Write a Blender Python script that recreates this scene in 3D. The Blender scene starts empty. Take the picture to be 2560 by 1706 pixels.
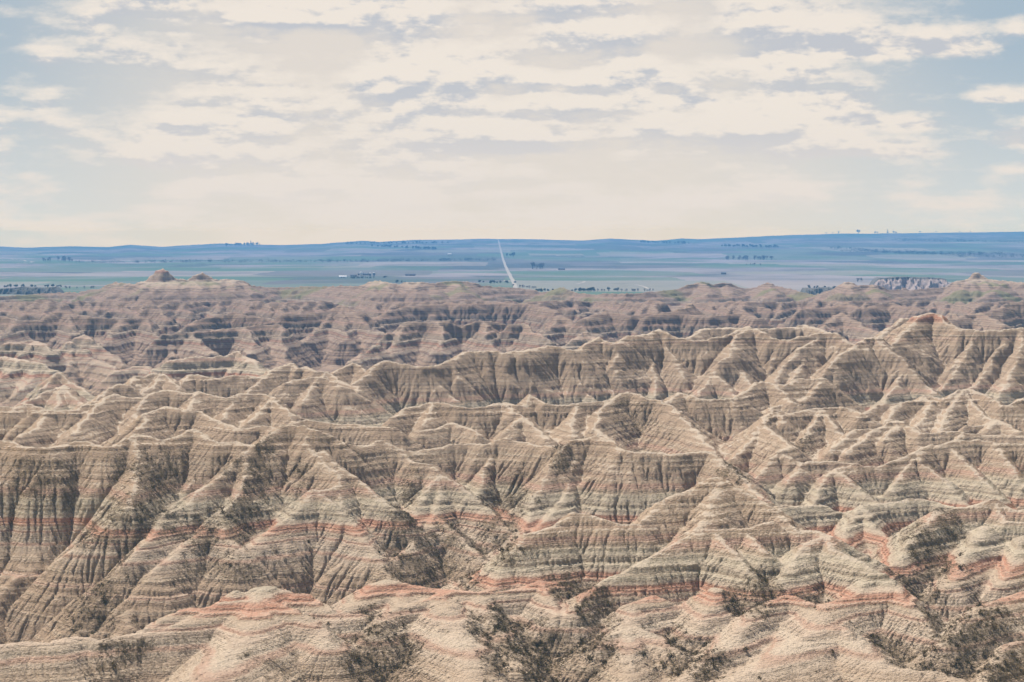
import bpy, math, random
import numpy as np
from mathutils import Vector, Matrix

RES = 1          # 1 = full resolution terrain
rng = np.random.default_rng(7)
random.seed(7)
scene = bpy.context.scene
COL = scene.collection

# ------------------------------------------------------------------ camera
FPX = 6022.0                     # focal length in pixels of the 2560 px wide photograph
CX, CY, YH = 1280.0, 853.0, 588.0
cam_d = bpy.data.cameras.new("camera")
cam_d.sensor_width = 36.0
cam_d.lens = 36.0 * FPX / 2560.0
cam_d.clip_start = 1.0
cam_d.clip_end = 80000.0
cam_d.shift_y = -(CY - YH) / 2560.0
cam = bpy.data.objects.new("camera", cam_d)
cam.location = (0, 0, 0)
cam.rotation_euler = (math.radians(90), 0, 0)
COL.objects.link(cam)
scene.camera = cam

# ------------------------------------------------------------------ light
SUN_EL, SUN_AZ = math.radians(52), math.radians(-32)   # azimuth measured from the view direction, negative = left
sdir = Vector((math.sin(SUN_AZ) * math.cos(SUN_EL), math.cos(SUN_AZ) * math.cos(SUN_EL), math.sin(SUN_EL)))
sun_d = bpy.data.lights.new("sun", 'SUN')
sun_d.energy = 4.6
sun_d.angle = math.radians(0.6)
sun_d.color = (1.0, 0.94, 0.86)
sun = bpy.data.objects.new("sun", sun_d)
sun.rotation_euler = sdir.to_track_quat('Z', 'Y').to_euler()
COL.objects.link(sun)

scene.view_settings.view_transform = 'Standard'
scene.view_settings.look = 'None'
scene.view_settings.exposure = 0.88
scene.view_settings.gamma = 1.0
scene.render.engine = 'CYCLES'
scene.cycles.max_bounces = 4
scene.cycles.diffuse_bounces = 2
scene.cycles.volume_bounces = 0
scene.cycles.use_denoising = True
scene.cycles.denoising_prefilter = 'ACCURATE'


class NT:
    """tiny helper for node trees"""
    def __init__(self, tree):
        self.t = tree
        self.t.nodes.clear()

    def n(self, typ, **kw):
        nd = self.t.nodes.new(typ)
        for k, v in kw.items():
            setattr(nd, k, v)
        return nd

    def link(self, a, b):
        self.t.links.new(a, b)

    def put(self, sock, v):
        if isinstance(v, bpy.types.NodeSocket):
            self.link(v, sock)
        elif v is not None:
            sock.default_value = v

    def math(self, op, a, b=None, c=None, clamp=False):
        nd = self.n('ShaderNodeMath', operation=op)
        nd.use_clamp = clamp
        self.put(nd.inputs[0], a)
        if b is not None:
            self.put(nd.inputs[1], b)
        if c is not None:
            self.put(nd.inputs[2], c)
        return nd.outputs[0]

    def mix(self, f, a, b, blend='MIX'):
        nd = self.n('ShaderNodeMix', data_type='RGBA', blend_type=blend)
        nd.clamp_factor = True
        self.put(nd.inputs[0], f)
        self.put(nd.inputs[6], a if isinstance(a, bpy.types.NodeSocket) else (*a, 1.0))
        self.put(nd.inputs[7], b if isinstance(b, bpy.types.NodeSocket) else (*b, 1.0))
        return nd.outputs[2]

    def sstep(self, v, lo, hi, a=0.0, b=1.0):
        nd = self.n('ShaderNodeMapRange', interpolation_type='SMOOTHSTEP')
        self.put(nd.inputs[0], v)
        self.put(nd.inputs[1], lo); self.put(nd.inputs[2], hi)
        self.put(nd.inputs[3], a); self.put(nd.inputs[4], b)
        return nd.outputs[0]

    def comb(self, x, y, z):
        nd = self.n('ShaderNodeCombineXYZ')
        self.put(nd.inputs[0], x); self.put(nd.inputs[1], y); self.put(nd.inputs[2], z)
        return nd.outputs[0]

    def noise(self, vec, scale, detail=4, rough=0.55, dim='3D', w=None, distort=0.0):
        nd = self.n('ShaderNodeTexNoise', noise_dimensions=dim)
        if vec is not None:
            self.link(vec, nd.inputs['Vector'])
        if w is not None:
            self.put(nd.inputs['W'], w)
        nd.inputs['Scale'].default_value = scale
        nd.inputs['Detail'].default_value = detail
        nd.inputs['Roughness'].default_value = rough
        nd.inputs['Distortion'].default_value = distort
        return nd.outputs[0]

    def ramp(self, f, stops):
        nd = self.n('ShaderNodeValToRGB')
        els = nd.color_ramp.elements
        els[0].position = stops[0][0]; els[0].color = (*stops[0][1], 1)
        els[1].position = stops[-1][0]; els[1].color = (*stops[-1][1], 1)
        for p, c in stops[1:-1]:
            e = els.new(p); e.color = (*c, 1)
        self.put(nd.inputs[0], f)
        return nd.outputs[0]


# haze constants are shared by the haze box and by the bright horizon of the sky
HAZE_DENSITY = 5.4e-5
HAZE_TOP = 46.0
HAZE_FAR = 25000.0
HAZE_GLOW = (0.07, 0.205, 0.42)

# ------------------------------------------------------------------ world: sky with broken cloud
world = bpy.data.worlds.new("World")
scene.world = world
world.use_nodes = True
w = NT(world.node_tree)
sky = w.n('ShaderNodeTexSky', sky_type='NISHITA')
sky.sun_disc = False
sky.sun_elevation = SUN_EL
sky.sun_rotation = SUN_AZ
sky.air_density = 1.0
sky.dust_density = 2.0
skyc = w.mix(1.0, sky.outputs[0], (0.06, 0.06, 0.06), 'MULTIPLY')
tc = w.n('ShaderNodeTexCoord')
sx = w.n('ShaderNodeSeparateXYZ')
w.link(tc.outputs['Generated'], sx.inputs[0])
dx_, dy_, dz_ = sx.outputs


def cloud_field(lift):
    z = w.math('ADD', dz_, lift)
    # clouds far away look thinner: compress the vertical axis towards the horizon
    zz = w.math('POWER', w.math('MAXIMUM', w.math('ADD', z, 0.02), 0.001), 0.72)
    v = w.comb(w.math('MULTIPLY', dx_, 1.0), w.math('MULTIPLY', dy_, 0.3), w.math('MULTIPLY', zz, 1.75))
    a = w.noise(v, 19.0, 9, 0.61)
    v2 = w.comb(w.math('MULTIPLY', dx_, 0.30), 0.0, w.math('MULTIPLY', zz, 3.0))
    b = w.noise(v2, 21.0, 3, 0.5)
    return w.math('ADD', w.math('MULTIPLY', a, 0.70), w.math('MULTIPLY', b, 0.30))


f0 = cloud_field(0.0)
f1 = cloud_field(0.0045)
ax = w.math('ABSOLUTE', w.math('ADD', dx_, 0.015))
cover = w.sstep(ax, 0.05, 0.25, 0.085, -0.02)         # cloud bank ahead, clearer to both sides
dens = w.math('ADD', f0, cover)
# single heaped clouds: direction (sideways, up) and half sizes
for cx_, cz_, rx_, rz_, am_ in ((.1295, .0515, .021, .0075, .15), (.161, .0465, .018, .005, .12), (.154, .0775, .034, .007, .13), (.199, .0575, .012, .005, .14),
                                (.1445, .0365, .032, .007, .12), (-.1046, .0455, .015, .0035, .10), (.0, .037, .022, .0045, .09), (.205, .0395, .016, .006, .12),
                                (.075, .0555, .03, .004, .08), (.105, .072, .02, .005, .08), (.035, .0655, .03, .005, .07), (.21, .0285, .012, .005, .12)):
    ex_ = w.math('DIVIDE', w.math('SUBTRACT', dx_, cx_), rx_)
    ez_ = w.math('SUBTRACT', dz_, cz_ - rz_ * 0.4)
    ez_ = w.math('DIVIDE', w.math('MAXIMUM', ez_, w.math('MULTIPLY', ez_, -3.0)), rz_ * 1.2)   # flat base, heaped top
    d2_ = w.math('ADD', w.math('MULTIPLY', ex_, ex_), w.math('MULTIPLY', ez_, ez_))
    dens = w.math('ADD', dens, w.math('MULTIPLY', w.math('EXPONENT', w.math('MULTIPLY', d2_, -1.0)), am_ * 1.3))
mask = w.sstep(dens, 0.465, 0.61)
grad = w.math('SUBTRACT', f0, f1)                     # > 0 on tops, < 0 on flat bases
lit = w.sstep(grad, -0.05, 0.02)
haze_low = w.sstep(dz_, 0.004, 0.065)
cl_col = w.mix(lit, (0.385, 0.40, 0.435), (0.60, 0.552, 0.502))
cl_col = w.mix(haze_low, (0.55, 0.508, 0.482), cl_col)
gap = w.mix(w.sstep(dz_, 0.0, 0.09), (0.45, 0.475, 0.485), (0.27, 0.345, 0.415))
gap = w.mix(w.sstep(ax, 0.07, 0.225), (0.525, 0.488, 0.455), gap)
inview = w.sstep(dz_, 0.14, 0.35)
gap = w.mix(inview, gap, skyc)
up_mask = w.math('MULTIPLY', mask, w.sstep(dz_, 0.2, 0.5, 1.0, 0.3))
allc = w.mix(up_mask, gap, cl_col)
# the air near the horizon glows: seen through the long haze path this evens out to the pale sky of the photograph
allc = w.mix(1.0, allc, (0.77, 0.765, 0.765), 'MULTIPLY')
el = w.math('MAXIMUM', dz_, 0.0015)
path = w.math('MINIMUM', w.math('DIVIDE', HAZE_TOP, el), HAZE_FAR)
tinv = w.math('EXPONENT', w.math('MULTIPLY', path, HAZE_DENSITY))
tin1 = w.math('SUBTRACT', tinv, 1.0)
A1 = w.n('ShaderNodeVectorMath', operation='SCALE'); w.link(allc, A1.inputs[0]); w.link(tinv, A1.inputs['Scale'])
B1 = w.n('ShaderNodeVectorMath', operation='SCALE'); B1.inputs[0].default_value = HAZE_GLOW; w.link(tin1, B1.inputs['Scale'])
S1 = w.n('ShaderNodeVectorMath', operation='SUBTRACT'); w.link(A1.outputs[0], S1.inputs[0]); w.link(B1.outputs[0], S1.inputs[1])
M1 = w.n('ShaderNodeVectorMath', operation='MAXIMUM'); w.link(S1.outputs[0], M1.inputs[0]); M1.inputs[1].default_value = (0, 0, 0)
bg = w.n('ShaderNodeBackground')
w.link(M1.outputs[0], bg.inputs[0])
bg.inputs[1].default_value = 1.0
wo = w.n('ShaderNodeOutputWorld')
w.link(bg.outputs[0], wo.inputs[0])


# ------------------------------------------------------------------ numpy noise
_perm = np.random.default_rng(11).permutation(256).astype(np.int32)
_perm = np.concatenate([_perm, _perm])
_ang = np.random.default_rng(12).random(256) * 2 * np.pi
_gx, _gy = np.cos(_ang).astype(np.float32), np.sin(_ang).astype(np.float32)


def perlin(x, y, seed=0):
    x = (x + seed * 17.31).astype(np.float32); y = (y + seed * 9.77).astype(np.float32)
    xi = np.floor(x).astype(np.int32); yi = np.floor(y).astype(np.int32)
    xf = x - xi; yf = y - yi
    u = xf * xf * xf * (xf * (xf * 6 - 15) + 10)
    v = yf * yf * yf * (yf * (yf * 6 - 15) + 10)
    xi &= 255; yi &= 255

    def g(ix, iy, fx, fy):
        h = _perm[_perm[ix & 255] + (iy & 255)]
        return _gx[h] * fx + _gy[h] * fy
    a = g(xi, yi, xf, yf); b = g(xi + 1, yi, xf - 1, yf)
    c = g(xi, yi + 1, xf, yf - 1); d = g(xi + 1, yi + 1, xf - 1, yf - 1)
    return (a + u * (b - a)) + v * ((c + u * (d - c)) - (a + u * (b - a)))


def fbm(x, y, octv=4, seed=0, gain=0.5):
    s = 0; amp = 1.0
    for i in range(octv):
        s = s + amp * perlin(x * 2 ** i, y * 2 ** i, seed + i * 3)
        amp *= gain
    return s


# ------------------------------------------------------------------ ridge lines of the badlands
# Crest and spur lines read off the photograph; each point carries its own distance,
# so that it becomes a real point (x, depth, height) of the land.
TO = {1: (0, 700), 2: (830, 700), 3: (1660, 700), 4: (0, 1000), 5: (830, 1000), 6: (1660, 1000),
      7: (0, 1300), 8: (830, 1300), 9: (1660, 1300)}
TS = 2353.0 / 900.0
RIDGES = []      # list of (points Nx3 (x, D, z), slope, cap)


def P(px, py, D):
    return ((px - CX) / FPX * D, D, -(py - YH) / FPX * D)


def ridge(tile, pts, slope=0.72, cap=None, dmap=None):
    out = []
    for (x, y, D) in pts:
        if tile:
            x = TO[tile][0] + x / TS; y = TO[tile][1] + y / TS
        if dmap:
            D = dmap(D)
        out.append(P(x, y, D))
    RIDGES.append((np.array(out), slope, cap))


def spur(tile, pts, d0, d1, slope=0.78, cap=None):
    n = len(pts)
    ridge(tile, [(x, y, d0 + (d1 - d0) * i / (n - 1)) for i, (x, y) in enumerate(pts)], slope, cap)


# --- nearest hills, left
ridge(7, [(-500,860,662),(0,822,664),(150,805,667),(330,803,668),(490,765,676),(560,775,676),(640,795,674),(760,770,679),(900,738,683),(1080,715,687),(1180,680,692),(1300,620,700),(1450,545,708),(1690,515,712)], .6, 3)
ridge(7, [(1560,462,720),(1620,480,720),(1700,437,724),(1760,433,725),(1850,460,724),(1905,490,722),(1990,487,722),(2060,530,718),(2200,632,708)], .7, 2.5)
ridge(7, [(1690,515,712),(1740,437,724)], .6, 3)
ridge(7, [(1400,575,705),(1240,573,708),(1100,625,702),(900,735,692)], .7, 2.5)
ridge(7, [(1690,515,712),(1660,620,697),(1600,770,676),(1480,900,655),(1390,990,640),(1330,1100,625),(1250,1300,600)], .56, 6)
ridge(7, [(1690,515,712),(1850,560,706),(2000,650,696),(2100,720,688),(2160,800,678)], .7, 3)
ridge(8, [(30,637,709),(90,600,714),(150,545,722),(210,490,730),(290,425,739),(370,400,744),(470,415,745),(600,435,745),(740,450,744),(850,465,742),(960,478,740),(1060,475,741),(1180,460,743),(1290,420,748),(1370,400,751),(1470,400,752)], .62, 3)
ridge(7, [(2200,632,708),(2353,620,711)], .6, 3)
ridge(8, [(740,450,744),(690,492,733),(600,520,728),(470,560,722)], .6, 3)
ridge(8, [(690,492,733),(740,600,712),(800,700,697),(850,800,680),(900,950,660),(950,1150,635)], .55, 5)
ridge(8, [(470,440,743),(420,560,722),(330,650,705),(300,740,694)], .65, 3)
ridge(8, [(960,478,740),(1000,580,724),(1080,700,706),(1130,820,688),(1180,950,668)], .6, 3)
ridge(8, [(1370,400,751),(1400,480,738),(1440,560,726),(1470,620,716)], .7, 2)
# --- near right pyramid and its crest
ridge(8, [(960,478,740),(1040,440,748),(1100,330,758),(1180,200,768),(1270,90,778),(1370,65,781),(1480,25,787)], .72, 2)
ridge(5, [(1460,825,785),(1500,800,789),(1570,735,794),(1620,742,794),(1660,745,793),(1750,780,790),(1850,805,788),(1930,815,788),(2010,812,788),(2100,725,797),(2170,675,802)], .72, 2)
ridge(6, [(-20,665,802),(60,625,806),(150,590,810),(230,550,814),(300,510,818),(350,500,820)], .72, 2)
ridge(6, [(350,500,820),(430,550,816),(520,590,812),(600,640,807),(680,690,801),(760,760,794),(850,850,784),(880,860,783),(930,850,786),(1000,855,787),(1060,885,782)], .74, 2)
ridge(6, [(350,500,820),(330,640,802),(300,740,790),(270,800,784),(215,845,776)], .7, 3)
ridge(6, [(215,845,776),(400,842,778),(560,830,780),(700,800,786)], .74, 1.5)
ridge(8, [(2380,90,775),(2230,165,765),(2000,290,752),(1840,370,744),(1720,440,737),(1650,480,732),(1580,580,717)], .72, 2)
ridge(9, [(500,60,780),(560,110,774),(640,180,763),(680,215,757)], .75, 1.5)
ridge(9, [(330,85,776),(420,180,762),(520,290,748),(620,400,736)], .72, 2)
ridge(8, [(2100,500,730),(1960,560,720),(1930,690,702),(1830,760,692),(1750,820,684)], .6, 3)
ridge(8, [(1930,690,702),(2050,730,697),(2150,800,688),(2300,870,678)], .6, 3)
ridge(8, [(1930,690,702),(1940,820,682),(1950,1000,660),(1950,1200,635)], .6, 3)
ridge(9, [(330,450,734),(300,560,720),(250,680,704)], .6, 3)
ridge(9, [(880,65,786),(930,60,787),(1000,66,786),(1060,95,781),(1090,200,765),(1200,240,757),(1300,300,747),(1380,345,740),(1450,395,735),(1500,450,729),(1600,540,716),(1720,680,700),(1820,800,688)], .72, 2.5)
ridge(9, [(1060,95,781),(940,150,772),(860,260,757),(800,350,745),(760,430,736)], .7, 3)
ridge(9, [(1380,345,740),(1310,385,736),(1290,460,726)], .7, 2)
ridge(9, [(1500,450,729),(1300,480,725),(1150,520,720),(1060,545,717),(960,540,718),(880,510,723),(800,493,726),(720,515,723),(600,600,710),(480,720,692),(380,850,672),(250,940,660),(150,1040,645),(60,1200,622)], .6, 3)
ridge(9, [(1060,545,717),(1020,600,708),(1000,665,698),(960,740,688),(870,795,680),(750,910,662),(600,980,650),(420,1060,638),(150,1200,612)], .5, 6)
ridge(9, [(1000,665,698),(1120,690,694),(1220,760,686),(1300,850,674),(1400,940,662),(1500,970,657),(1650,985,655),(1800,1000,653),(1900,1040,648),(2000,1090,642),(2200,1200,625)], .55, 4)
# --- right edge hill
ridge(6, [(1800,725,845),(1900,715,850),(2000,700,853),(2080,665,858),(2150,655,860),(2210,690,856),(2260,715,852),(2353,720,852),(2700,740,850)], .74, 3)
ridge(6, [(2150,655,860),(2180,740,848),(2220,790,841),(2353,800,840),(2700,830,835)], .7, 3)
ridge(6, [(1800,725,845),(1740,770,838),(1640,900,815),(1580,980,800),(1520,1060,785)], .74, 2)
ridge(9, [(2100,40,835),(2000,200,805),(1900,350,775),(1850,430,760)], .72, 3)
ridge(9, [(2353,100,825),(2300,280,790),(2200,420,765)], .72, 3)
ridge(9, [(2600,440,740),(2353,470,735),(2200,520,722),(2080,570,712),(1950,700,694),(1850,800,682)], .62, 3)
ridge(9, [(1960,890,690),(1850,930,682),(1800,980,676)], .7, 2)
ridge(9, [(2500,780,692),(2353,790,690),(2260,810,686),(2150,950,668),(2080,1050,655)], .7, 2)
# --- row M1, left plateau to centre dome
ridge(4, [(-500,240,960),(0,265,962),(70,265,960),(130,290,955),(200,310,950),(320,320,948),(400,295,953),(500,268,958),(600,275,957),(680,305,952),(720,315,950),(770,300,955),(820,255,964),(880,225,970),(950,235,969),(1050,260,964),(1130,250,966),(1200,220,972),(1270,185,980),(1310,210,975),(1360,250,967),(1430,270,962),(1540,268,963),(1600,290,958),(1670,290,958),(1740,230,968),(1820,172,978),(1900,163,980),(1980,168,979),(2060,195,975),(2140,220,975),(2200,260,972),(2270,290,975),(2353,295,980)], .74, 2)
ridge(5, [(180,292,980),(250,285,985),(330,268,990),(370,290,988),(430,325,986),(500,335,988),(620,325,992),(700,315,995),(780,285,1000),(900,285,1000),(1000,295,995),(1060,270,997),(1120,258,998),(1200,265,995),(1330,295,985),(1420,295,980),(1520,290,976),(1580,260,980),(1640,250,982),(1710,235,983),(1780,250,979),(1850,290,970),(1900,325,962),(2000,335,960),(2150,340,962),(2200,355,960),(2353,345,965)], .74, 2)
ridge(6, [(183,340,965),(290,335,967),(330,360,962),(420,430,945),(520,520,925),(640,640,895)], .74, 2)
ridge(4, [(1980,168,979),(1990,240,970),(2000,290,963),(2060,340,955),(2110,400,946),(2190,470,936),(2205,560,924)], .7, 2)
ridge(4, [(2205,565,923),(2120,590,918),(2060,582,916)], .72, 2)
ridge(4, [(2060,582,916),(1980,660,907),(1880,770,896),(1780,850,886),(1700,930,876),(1590,1046,862)], .72, 2)
ridge(4, [(2060,582,916),(2150,660,908),(2260,750,898),(2340,830,890)], .72, 2)
ridge(5, [(150,820,891),(220,930,876),(290,1010,866)], .72, 2)
ridge(8, [(290,230,867),(350,330,855),(430,400,846)], .72, 2)
ridge(5, [(-60,330,955),(30,420,945),(130,500,936),(230,580,927),(320,640,919),(420,710,908)], .74, 2)
ridge(5, [(40,575,923),(60,680,910),(110,800,895)], .72, 2)
ridge(7, [(1590,260,862),(1480,345,858),(1400,345,857),(1290,335,858),(1180,345,857),(1080,355,855),(960,380,851),(900,420,846),(830,520,836),(815,600,828),(840,700,817)], .66, 3)
ridge(4, [(1670,290,958),(1600,340,950),(1530,420,940),(1440,500,930),(1380,550,924),(1290,600,916),(1220,690,903),(1090,740,896),(980,900,872),(880,1030,855)], .72, 2)
ridge(7, [(880,255,862),(760,400,850),(640,520,838),(520,740,822)], .7, 2.5)
ridge(4, [(1600,340,950),(1620,450,936),(1600,560,922),(1540,650,910),(1440,730,898),(1420,790,892),(1320,870,880),(1200,960,868),(1110,1040,858)], .72, 2)
ridge(7, [(1110,258,858),(1000,340,846),(950,390,843)], .7, 2.5)
ridge(4, [(1440,730,898),(1480,880,878),(1560,980,862)], .72, 2)
ridge(4, [(770,300,955),(720,370,953),(660,440,951),(600,500,950),(560,530,949),(440,555,948),(340,570,947),(240,610,945),(150,660,943),(60,705,940),(0,735,938),(-400,840,930)], .72, 2.5)
ridge(4, [(340,570,947),(360,720,934),(300,860,924),(200,975,916),(60,1040,908)], .7, 3)
ridge(7, [(190,195,915),(80,330,897),(0,480,880),(-80,650,860)], .62, 6)
ridge(7, [(200,195,915),(280,350,899),(230,560,884),(130,780,868)], .66, 3)
ridge(4, [(600,500,950),(640,640,938),(620,760,930),(560,900,921)], .74, 2)
ridge(4, [(880,225,970),(900,380,945),(880,560,915),(850,700,893)], .8, 2)
# centre pyramid between the two gullies
ridge(5, [(430,325,986),(520,400,976),(580,420,972),(650,420,972),(710,495,962)], .74, 2)
ridge(5, [(710,495,962),(800,540,957),(900,610,948),(980,690,938),(1050,740,929),(1150,850,910),(1210,900,900)], .72, 2)
ridge(5, [(710,495,962),(640,560,953),(590,640,942),(560,720,930),(480,880,900)], .72, 2)
ridge(5, [(710,495,962),(700,620,946),(690,740,930),(760,830,915),(820,860,909),(900,950,892),(1000,1040,875)], .72, 2)
ridge(8, [(1000,258,875),(1080,320,862),(1100,400,850)], .7, 2)
ridge(5, [(690,740,930),(600,850,908),(520,960,886),(420,1046,868)], .72, 2)
ridge(5, [(1710,235,983),(1730,330,973),(1740,420,965),(1790,470,960),(1840,560,950),(1900,620,943),(1960,680,937),(2060,745,930)], .74, 2)
ridge(5, [(1520,290,976),(1440,420,958),(1380,560,942),(1320,640,932),(1310,740,917),(1230,890,886)], .76, 2)
ridge(5, [(1060,270,997),(1040,400,985),(1000,480,975),(950,620,955)], .78, 2)
ridge(5, [(1620,330,975),(1560,450,960),(1530,600,942),(1440,740,920),(1330,850,893)], .76, 2)
# --- right middle group
ridge(6, [(630,150,1085),(830,300,1018),(750,335,1000),(680,420,988),(600,510,975),(570,560,966)], .74, 2)
ridge(6, [(750,335,1000),(830,380,993),(900,410,990),(960,400,992),(1130,405,992),(1250,425,990),(1390,440,990),(1470,410,996),(1560,385,1003),(1640,330,1014),(1700,310,1019),(1750,295,1023),(1800,300,1022),(1880,280,1028),(1950,265,1033),(2060,258,1036),(2160,275,1032),(2353,285,1032),(2700,300,1028)], .74, 2)
ridge(6, [(1640,330,1014),(1680,400,1003),(1740,450,996),(1830,530,984),(1900,620,970),(2000,700,957)], .76, 2)
ridge(6, [(1640,390,1004),(1560,470,990),(1470,600,970)], .76, 2)
ridge(6, [(1880,285,1028),(1960,400,1008),(2080,520,985),(2200,640,965)], .76, 2)
ridge(6, [(2160,275,1032),(2230,400,1010),(2353,560,985)], .76, 2)
ridge(6, [(1250,425,990),(1180,440,985),(1110,450,981),(1060,490,975),(1000,620,952),(960,690,938)], .74, 2)
ridge(6, [(1110,450,981),(1200,510,970),(1300,600,956),(1400,680,943)], .74, 2)
ridge(6, [(900,410,990),(870,450,982),(830,540,966)], .76, 2)
ridge(6, [(750,690,890),(860,690,898),(1050,692,902)], .8, 2)
ridge(6, [(1290,690,903),(1450,672,909),(1620,645,916),(1740,660,914),(1850,690,908),(1930,712,902)], .8, 2)
ridge(6, [(1300,700,900),(1330,790,882),(1450,900,858),(1520,965,845)], .76, 2)
ridge(6, [(1290,690,903),(1200,820,872),(1150,930,848)], .76, 2)
# --- row M2
ridge(2, [(400,900,1112),(500,835,1132),(560,820,1138),(640,800,1145),(700,802,1145),(800,828,1138),(900,835,1138),(1000,828,1140),(1080,800,1150),(1130,793,1153),(1200,815,1147),(1250,825,1146),(1280,790,1154),(1310,755,1162),(1345,775,1158),(1380,803,1150),(1500,818,1147),(1600,808,1151),(1700,798,1156),(1770,785,1161),(1850,770,1167),(1900,742,1175),(1940,733,1178),(1990,740,1176),(2050,770,1168),(2160,785,1165),(2230,830,1150),(2353,960,1110)], .74, 2)
ridge(3, [(183,960,1110),(250,1035,1084),(330,1130,1056)], .74, 2)
ridge(2, [(640,800,1145),(640,890,1120),(600,940,1105)], .76, 2)
ridge(2, [(1130,793,1153),(1180,870,1132),(1250,890,1127),(1330,960,1108),(1410,1040,1084)], .76, 2)
ridge(2, [(1250,890,1127),(1180,960,1105)], .76, 2)
ridge(2, [(1600,808,1151),(1560,900,1126),(1600,1020,1092)], .76, 2)
ridge(2, [(1850,770,1167),(1740,870,1134),(1730,960,1108),(1800,1040,1086)], .76, 2)
ridge(2, [(600,985,1080),(700,965,1088),(790,933,1099),(870,960,1091),(960,1010,1076)], .76, 2)
ridge(4, [(930,100,1060),(1000,70,1070),(1090,38,1080),(1150,60,1075),(1220,75,1072),(1300,70,1075),(1370,110,1063),(1450,150,1050),(1540,185,1036),(1620,185,1034),(1700,170,1038),(1800,180,1030)], .72, 2)
ridge(4, [(1000,70,1070),(960,120,1057),(910,200,1037)], .74, 2)
ridge(5, [(-250,150,1050),(-170,130,1060),(0,150,1055),(200,160,1052),(400,185,1045)], .74, 2)
ridge(1, [(-300,800,1160),(90,835,1150),(160,810,1160),(300,845,1150)], .72, 2)
ridge(1, [(240,860,1140),(330,850,1142),(480,855,1140),(560,810,1155),(620,815,1153),(660,800,1160),(700,765,1175),(760,740,1185),(830,765,1178),(940,770,1178),(1010,735,1190),(1100,722,1196),(1170,735,1192),(1230,740,1191),(1300,725,1197),(1390,750,1190),(1500,770,1184),(1560,742,1195),(1620,752,1192),(1720,745,1195),(1780,765,1188),(1850,830,1165),(1920,880,1148)], .74, 2)
spur(1, [(760,740),(700,860),(640,960),(600,1040)], 1185, 1095)
spur(1, [(660,800),(560,900),(480,1000)], 1160, 1090)
spur(1, [(940,770),(880,870),(930,930)], 1178, 1125)
spur(1, [(1300,725),(1220,840)], 1197, 1155)
spur(1, [(1780,765),(1700,860),(1620,930)], 1188, 1132)
spur(1, [(1560,742),(1500,840),(1470,900)], 1195, 1145)
spur(1, [(1720,745),(1800,850),(1900,910),(1960,940)], 1195, 1128)
spur(1, [(330,850),(230,960),(100,1030)], 1142, 1085)
# --- left middle distance
ridge(1, [(400,690,1450),(300,740,1432),(170,800,1408)], .74, 2)
ridge(1, [(400,690,1450),(480,760,1424),(550,810,1405)], .74, 2)
ridge(1, [(400,690,1450),(390,770,1418),(370,840,1390)], .74, 2)
ridge(1, [(400,595,1600),(330,640,1585),(200,760,1545),(120,820,1525)], 1.1, 2)
ridge(1, [(400,595,1600),(440,650,1590),(520,700,1570),(620,760,1540)], .8, 2)
ridge(1, [(610,790,1290),(720,700,1330),(770,685,1337),(830,690,1335)], .74, 2)
ridge(1, [(820,720,1350),(880,635,1390),(910,630,1393),(960,640,1390),(1010,610,1402),(1060,612,1402),(1110,650,1388),(1170,690,1370)], .74, 2)
ridge(1, [(1180,670,1390),(1240,620,1412),(1300,618,1414),(1400,640,1406),(1520,630,1412),(1740,620,1420),(1800,580,1438),(1890,543,1455),(1940,575,1443),(2000,563,1448),(2050,600,1434),(2130,605,1432),(2200,640,1418),(2270,680,1400),(2353,720,1380)], .74, 2)
ridge(1, [(1880,665,1365),(2080,632,1380),(2160,655,1374),(2260,690,1362)], .74, 2)
spur(1, [(1060,612),(1000,690),(900,760)], 1402, 1345)
spur(1, [(1740,620),(1650,700),(1560,760)], 1420, 1370)
spur(1, [(2130,605),(2000,720),(1900,800)], 1432, 1360)
spur(1, [(2200,640),(2150,760),(2060,880)], 1418, 1330)
spur(1, [(2080,632),(2020,720),(1980,800)], 1380, 1330)
ridge(2, [(20,610,1470),(120,545,1500),(180,560,1495),(220,590,1482)], .74, 2)
# --- the tall right ridge
dm = lambda D: 1471 + 0.677 * (D - 1538)
ridge(2, [(60,720,1440),(100,700,1460),(180,650,1490),(260,575,1520),(320,535,1535),(360,522,1538),(430,540,1535),(520,565,1530),(610,570,1530),(700,555,1540),(780,520,1560),(850,475,1590),(910,468,1597),(970,470,1597),(1040,460,1605),(1120,475,1600),(1180,460,1610),(1240,470,1605),(1310,445,1625),(1400,425,1640),(1460,430,1640),(1530,455,1632),(1620,460,1632),(1660,410,1660),(1730,375,1685),(1780,400,1675),(1850,410,1675),(1940,370,1700),(2060,355,1712),(2140,320,1735),(2210,355,1718),(2280,380,1710),(2353,385,1710)], .8, 2.5, dm)
ridge(3, [(183,385,1710),(300,385,1710),(420,355,1728),(500,320,1748),(570,303,1758),(640,340,1738),(710,380,1718),(830,390,1715),(920,365,1728),(1000,350,1737),(1100,350,1738),(1180,390,1718),(1250,420,1705),(1300,390,1715),(1370,375,1720),(1420,385,1716),(1470,430,1700)], .8, 2.5, dm)
ridge(3, [(1480,425,1720),(1560,345,1770),(1640,270,1815),(1680,222,1842),(1730,208,1850),(1790,220,1845),(1850,270,1815),(1930,315,1790),(2050,332,1780),(2150,330,1783),(2250,325,1788),(2353,310,1795),(2800,300,1795)], .8, 3, dm)
spur(2, [(1040,460),(1000,570),(940,690),(880,770),(830,830)], 1516, 1474)
spur(2, [(940,690),(1020,780),(1060,810)], 1497, 1480)
spur(2, [(1400,425),(1420,560),(1400,680),(1450,760),(1510,810)], 1540, 1484)
spur(2, [(1310,445),(1250,620),(1200,760),(1170,800)], 1530, 1482)
spur(2, [(1400,680),(1320,740),(1260,800)], 1506, 1484)
spur(2, [(1730,375),(1760,520),(1800,640),(1850,760)], 1570, 1500)
spur(2, [(1530,455),(1580,600),(1650,720),(1720,790)], 1535, 1488)
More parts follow.
